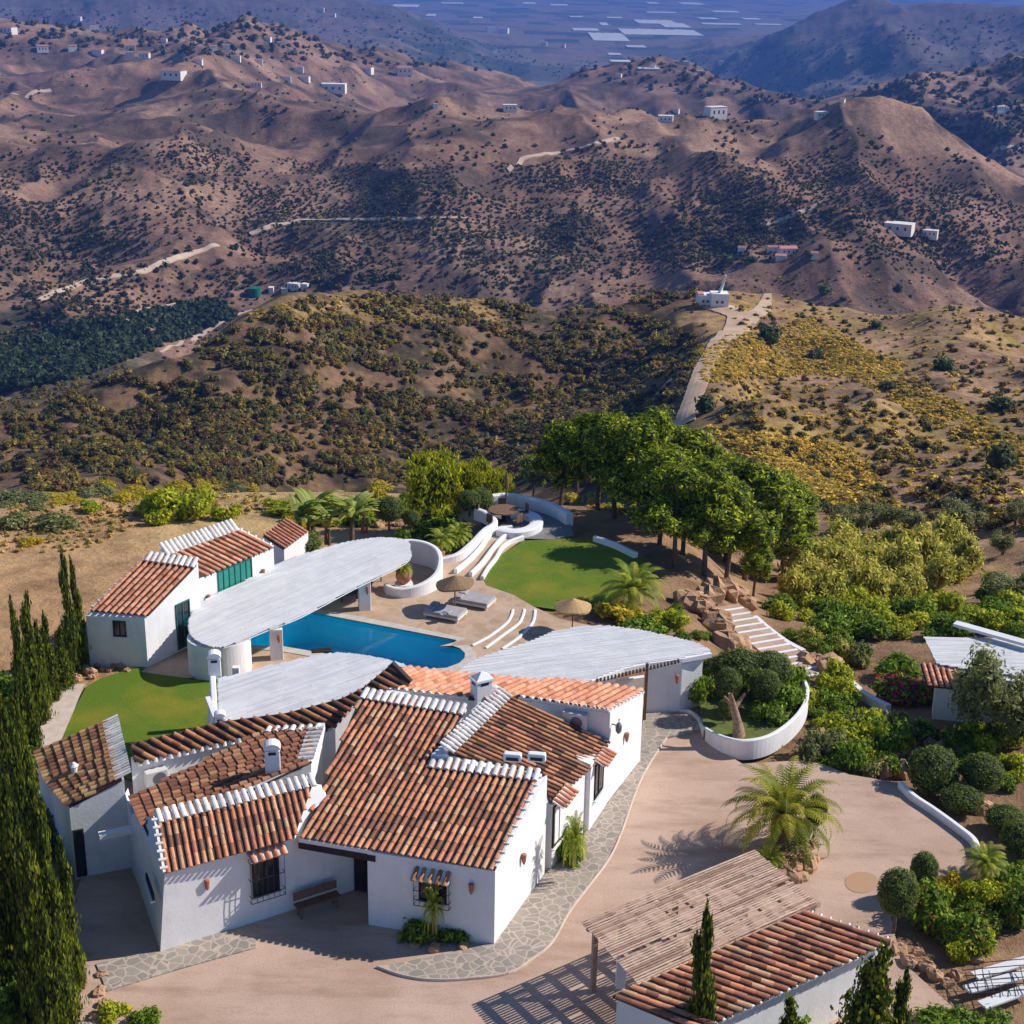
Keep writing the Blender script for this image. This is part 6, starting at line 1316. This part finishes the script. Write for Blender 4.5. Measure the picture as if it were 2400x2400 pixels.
scat(ot, hits([(0, 560), (600, 560), (1000, 620), (1000, 660), (500, 690), (250, 780), (0, 820)], 160, 480, 41), "dark olive tree dotted over the lower slope across the valley", "olive trees on the slope across the valley", "olive tree", (3, 5.5))
M['hwhite'] = mat('house_white', (.80, .77, .72), (.70, .67, .62), .3); M['hroof'] = mat('house_roof', (.42, .20, .13), (.34, .17, .12), .3); M['hpink'] = mat('pink_roof', (.60, .26, .22), (.50, .22, .18), .3)
def house(x, y, wpx, lab, grp=None, dmin=480, roof='hroof', h=3.2, deep=.6, rz=None, flat=False, name="farmhouse"):
    b = hit(x, y, dmin)
    if b is None: return
    w_ = size_at(b, wpx); h = max(2.2, size_at(b, min(20, 6+wpx*.22)))*(h/3.2); rz = random.uniform(-.5, .5) if rz is None else rz; t = thing(name, lab, "house", b, grp, rz); d_ = max(w_*deep, 4)
    mb = MB(); mb.box((0, 0, h/2-1), (w_, d_, h+2)); mb.build("wall", 'hwhite', t, local=True)
    if flat: mb = MB(); mb.box((0, 0, h+.16), (w_+.4, d_+.4, .3)); mb.build("roof", 'hwhite', t, local=True)
    else: mb = MB(); X, Y = w_/2+.3, d_/2+.3; mb.add([(-X, -Y, h), (X, -Y, h), (X, Y, h), (-X, Y, h), (-X, 0, h+d_*.2), (X, 0, h+d_*.2)], [(0, 1, 5, 4), (2, 3, 4, 5), (0, 4, 3), (1, 2, 5), (0, 3, 2, 1)]); mb.build("roof", roof, t, local=True)
    if wpx > 24:
        for k in range(3): mb = MB(); mb.box((w_*(k-1)*.28, -d_/2-.02, h*.5), (w_*.08, .1, h*.35)); mb.build("window", 'glass', t, local=True)
    return t
G1 = "white farmhouses scattered on the far hillside"
for x, y, w_ in ((20, 76, 36), (100, 118, 26), (170, 116, 20), (230, 126, 24), (305, 116, 26), (304, 131, 20), (338, 134, 26), (220, 72, 22), (186, 46, 12), (385, 98, 14), (455, 106, 12), (500, 116, 18), (530, 113, 18), (628, 94, 16), (655, 105, 12), (553, 140, 22), (608, 147, 16), (466, 147, 18), (672, 188, 20), (700, 166, 22), (715, 188, 22), (755, 25, 10), (782, 38, 10), (855, 62, 10), (1150, 74, 20), (1180, 76, 24), (1236, 151, 14), (1275, 106, 14), (1320, 110, 10), (1585, 262, 14), (1975, 238, 10), (1020, 250, 10), (1450, 180, 14), (1530, 160, 12), (1690, 150, 12)):
    house(x, y+2, w_, "small white farmhouse dotted on the far hillside", G1)
for x, y, w_, lab, kw in ((408, 180, 52, "long white farmhouse with a terrace on the far hill brow, left of centre", {}), (600, 202, 26, "house with an orange roof above a curved orange terrace wall", {}), (783, 212, 56, "long white building with a brown front on the far hill", dict(flat=True)), (858, 168, 32, "white house on the purple slope, left one of two", {}), (948, 170, 36, "white house on the purple slope, right one of two", {}), (1195, 256, 32, "white house at the end of the far ridge, centre", dict(flat=True)),
    (1677, 270, 46, "cream two storey house on the far ridge right of centre", dict(flat=True, h=4.4)), (1560, 282, 34, "low white house left of the cream one on the far ridge", dict(flat=True)), (1925, 272, 30, "white house on the knoll at the right of the far ridge", dict(flat=True)), (1845, 592, 40, "pink roofed house in the valley behind the ridge house", dict(roof='hpink')), (1810, 586, 24, "white house left of the pink roof in the valley", {}), (1740, 586, 18, "small house left in the valley hamlet", {}), (1830, 606, 24, "white walled house in front of the pink roof", dict(roof='hpink')), (1908, 598, 16, "tiny cream house right of the hamlet", {}),
    (2107, 540, 64, "broad white house with pale roof at the right in the valley", dict(flat=True)), (2180, 550, 34, "white shed roof right of the broad valley house", dict(flat=True)), (2345, 258, 26, "white roofed shed far right on the blue slope", dict(flat=True))):
    house(x, y+3, w_, lab, **kw)
for x, y, w_, lab in ((690, 676, 30, "largest white house on the spur across the valley"), (668, 684, 15, "low white annex left of the largest spur house"), (716, 674, 15, "white block at the right end of the spur houses"), (636, 682, 11, "tiny white shed beside the green tank")): house(x, y, w_, lab, None, 330, 'hpink', 3.0, .5, flat=True)
b = hit(597, 692, 330); t = thing("water_tank", "round dark green water tank on the spur across the valley", "tank", b); r_ = size_at(b, 15)
mb = MB(); mb.lathe(b-[0, 0, 1], [(r_, 0), (r_, r_*1.2+1)], 24); mb.build("tank_wall", 'tankgreen', t); mb = MB(); mb.lathe(b+[0, 0, r_*1.2], [(r_*1.04, 0), (r_*.2, .3)], 24); mb.build("lid", 'tankgreen', t)
# white house on the ridge at the end of the dirt road
b = hit(1672, 722, 200); s_ = size_at(b, 1.0); t = thing("ridge_house", "white house with a leaning tall chimney tower at the end of the dirt road", "house", b)
for (x0, x1, dy, h_, nm) in ((-36, 8, 2.0, 26, "wing"), (-6, 36, 0, 33, "main_block")):
    prism([(b[0]+x0*s_, b[1]+dy, b[2]-3), (b[0]+x1*s_, b[1]+dy, b[2]-3), (b[0]+x1*s_, b[1]+dy+5, b[2]-3), (b[0]+x0*s_, b[1]+dy+5, b[2]-3)], [(b[0]+x0*s_*.97, b[1]+dy+.2, b[2]+h_*s_), (b[0]+x1*s_*.97, b[1]+dy+.2, b[2]+h_*s_), (b[0]+x1*s_*.97, b[1]+dy+4.8, b[2]+h_*s_), (b[0]+x0*s_*.97, b[1]+dy+4.8, b[2]+h_*s_)]).build(nm, 'white', t)
mb = MB(); mb.tube([b+[14*s_, 2, 30*s_], b+[19*s_, 2, 46*s_], b+[27*s_, 2, 75*s_]], [5*s_, 3.5*s_, 3*s_], 10); mb.build("tower", 'white', t, smooth=True)
for x0, z0 in ((-22, 12), (-12, 12), (8, 14), (20, 14)): mb = MB(); mb.box(b+[x0*s_, (1.98 if x0 < -7 else -.02), z0*s_], (5*s_, .1, 6*s_)); mb.build("window", 'glass', t)
mb = MB(); mb.box(b+[-28*s_, 4.5, 27*s_], (14*s_, 4, .4)); mb.build("roof", 'hpink', t)
# pale greenhouses and fields on the valley floor
for x, y, w_, h_ in ((1425, 87, 82, 18), (1545, 76, 180, 13), (1535, 52, 90, 9), (1580, 60, 60, 11), (1372, 70, 60, 6), (1850, 146, 86, 12), (1885, 172, 60, 8), (1660, 44, 44, 4), (1760, 45, 40, 4), (1490, 110, 44, 6), (1520, 164, 50, 6), (1460, 147, 60, 6), (1620, 9, 50, 5), (1530, 8, 26, 4), (2010, 14, 26, 4), (1415, 57, 18, 7), (1700, 28, 60, 4), (1310, 12, 40, 4), (1240, 8, 30, 4), (1550, 30, 70, 3), (1440, 42, 36, 3), (1690, 57, 90, 4), (1800, 58, 60, 3), (1350, 40, 30, 3), (1600, 148, 30, 5), (1440, 128, 30, 4), (1640, 170, 26, 6), (950, 14, 60, 6), (1010, 36, 20, 5), (1060, 8, 50, 3), (1120, 42, 22, 4), (2160, 132, 34, 4), (2345, 257, 34, 6), (2020, 106, 10, 5), (2240, 106, 12, 4)):
    dm_ = 1800 if x > 1800 and y > 100 or y > 145 else 3900
    b = hit(x, y, dm_)
    if b is None or (dm_ < 3000 and b[1] > 3600): continue
    bb = hit(x, y-h_/2, dm_); aa = hit(x, y+h_/2, dm_)
    dep_ = min(abs(bb[1]-aa[1]) if bb is not None and aa is not None else 100, 700 if dm_ > 3000 else 40); ww = size_at(b, w_); z_ = float(b[2])+3
    mb = MB(); k = 4
    for i in range(k): mb.add([(b[0]-ww/2+ww*i/k, b[1]-dep_/2+random.uniform(0, .2)*dep_, z_-12), (b[0]-ww/2+ww*(i+1)/k, b[1]-dep_/2, z_-12), (b[0]-ww/2+ww*(i+1)/k, b[1]+dep_/2*random.uniform(.6, 1), z_-12), (b[0]-ww/2+ww*i/k, b[1]+dep_/2, z_-12), (b[0]-ww/2+ww*i/k, b[1]-dep_/2, z_), (b[0]-ww/2+ww*(i+1)/k, b[1]-dep_/2, z_), (b[0]-ww/2+ww*(i+1)/k, b[1]+dep_/2*.8, z_), (b[0]-ww/2+ww*i/k, b[1]+dep_/2, z_)], [(0, 3, 2, 1), (4, 5, 6, 7), (0, 1, 5, 4), (1, 2, 6, 5), (2, 3, 7, 6), (3, 0, 4, 7)])
    tag(mb.build("greenhouse", 'greenhouse'), "flat pale greenhouse roof on the blue valley floor", "greenhouse", "pale greenhouses in the far valley")
for o in [o for o in COL.objects if o.get('label') in ('s', 'b', 'r', 'p', 'c', 't', 'o', 'pine') and not o.parent]:
    for ch in list(o.children_recursive): bpy.data.objects.remove(ch)
    bpy.data.objects.remove(o)
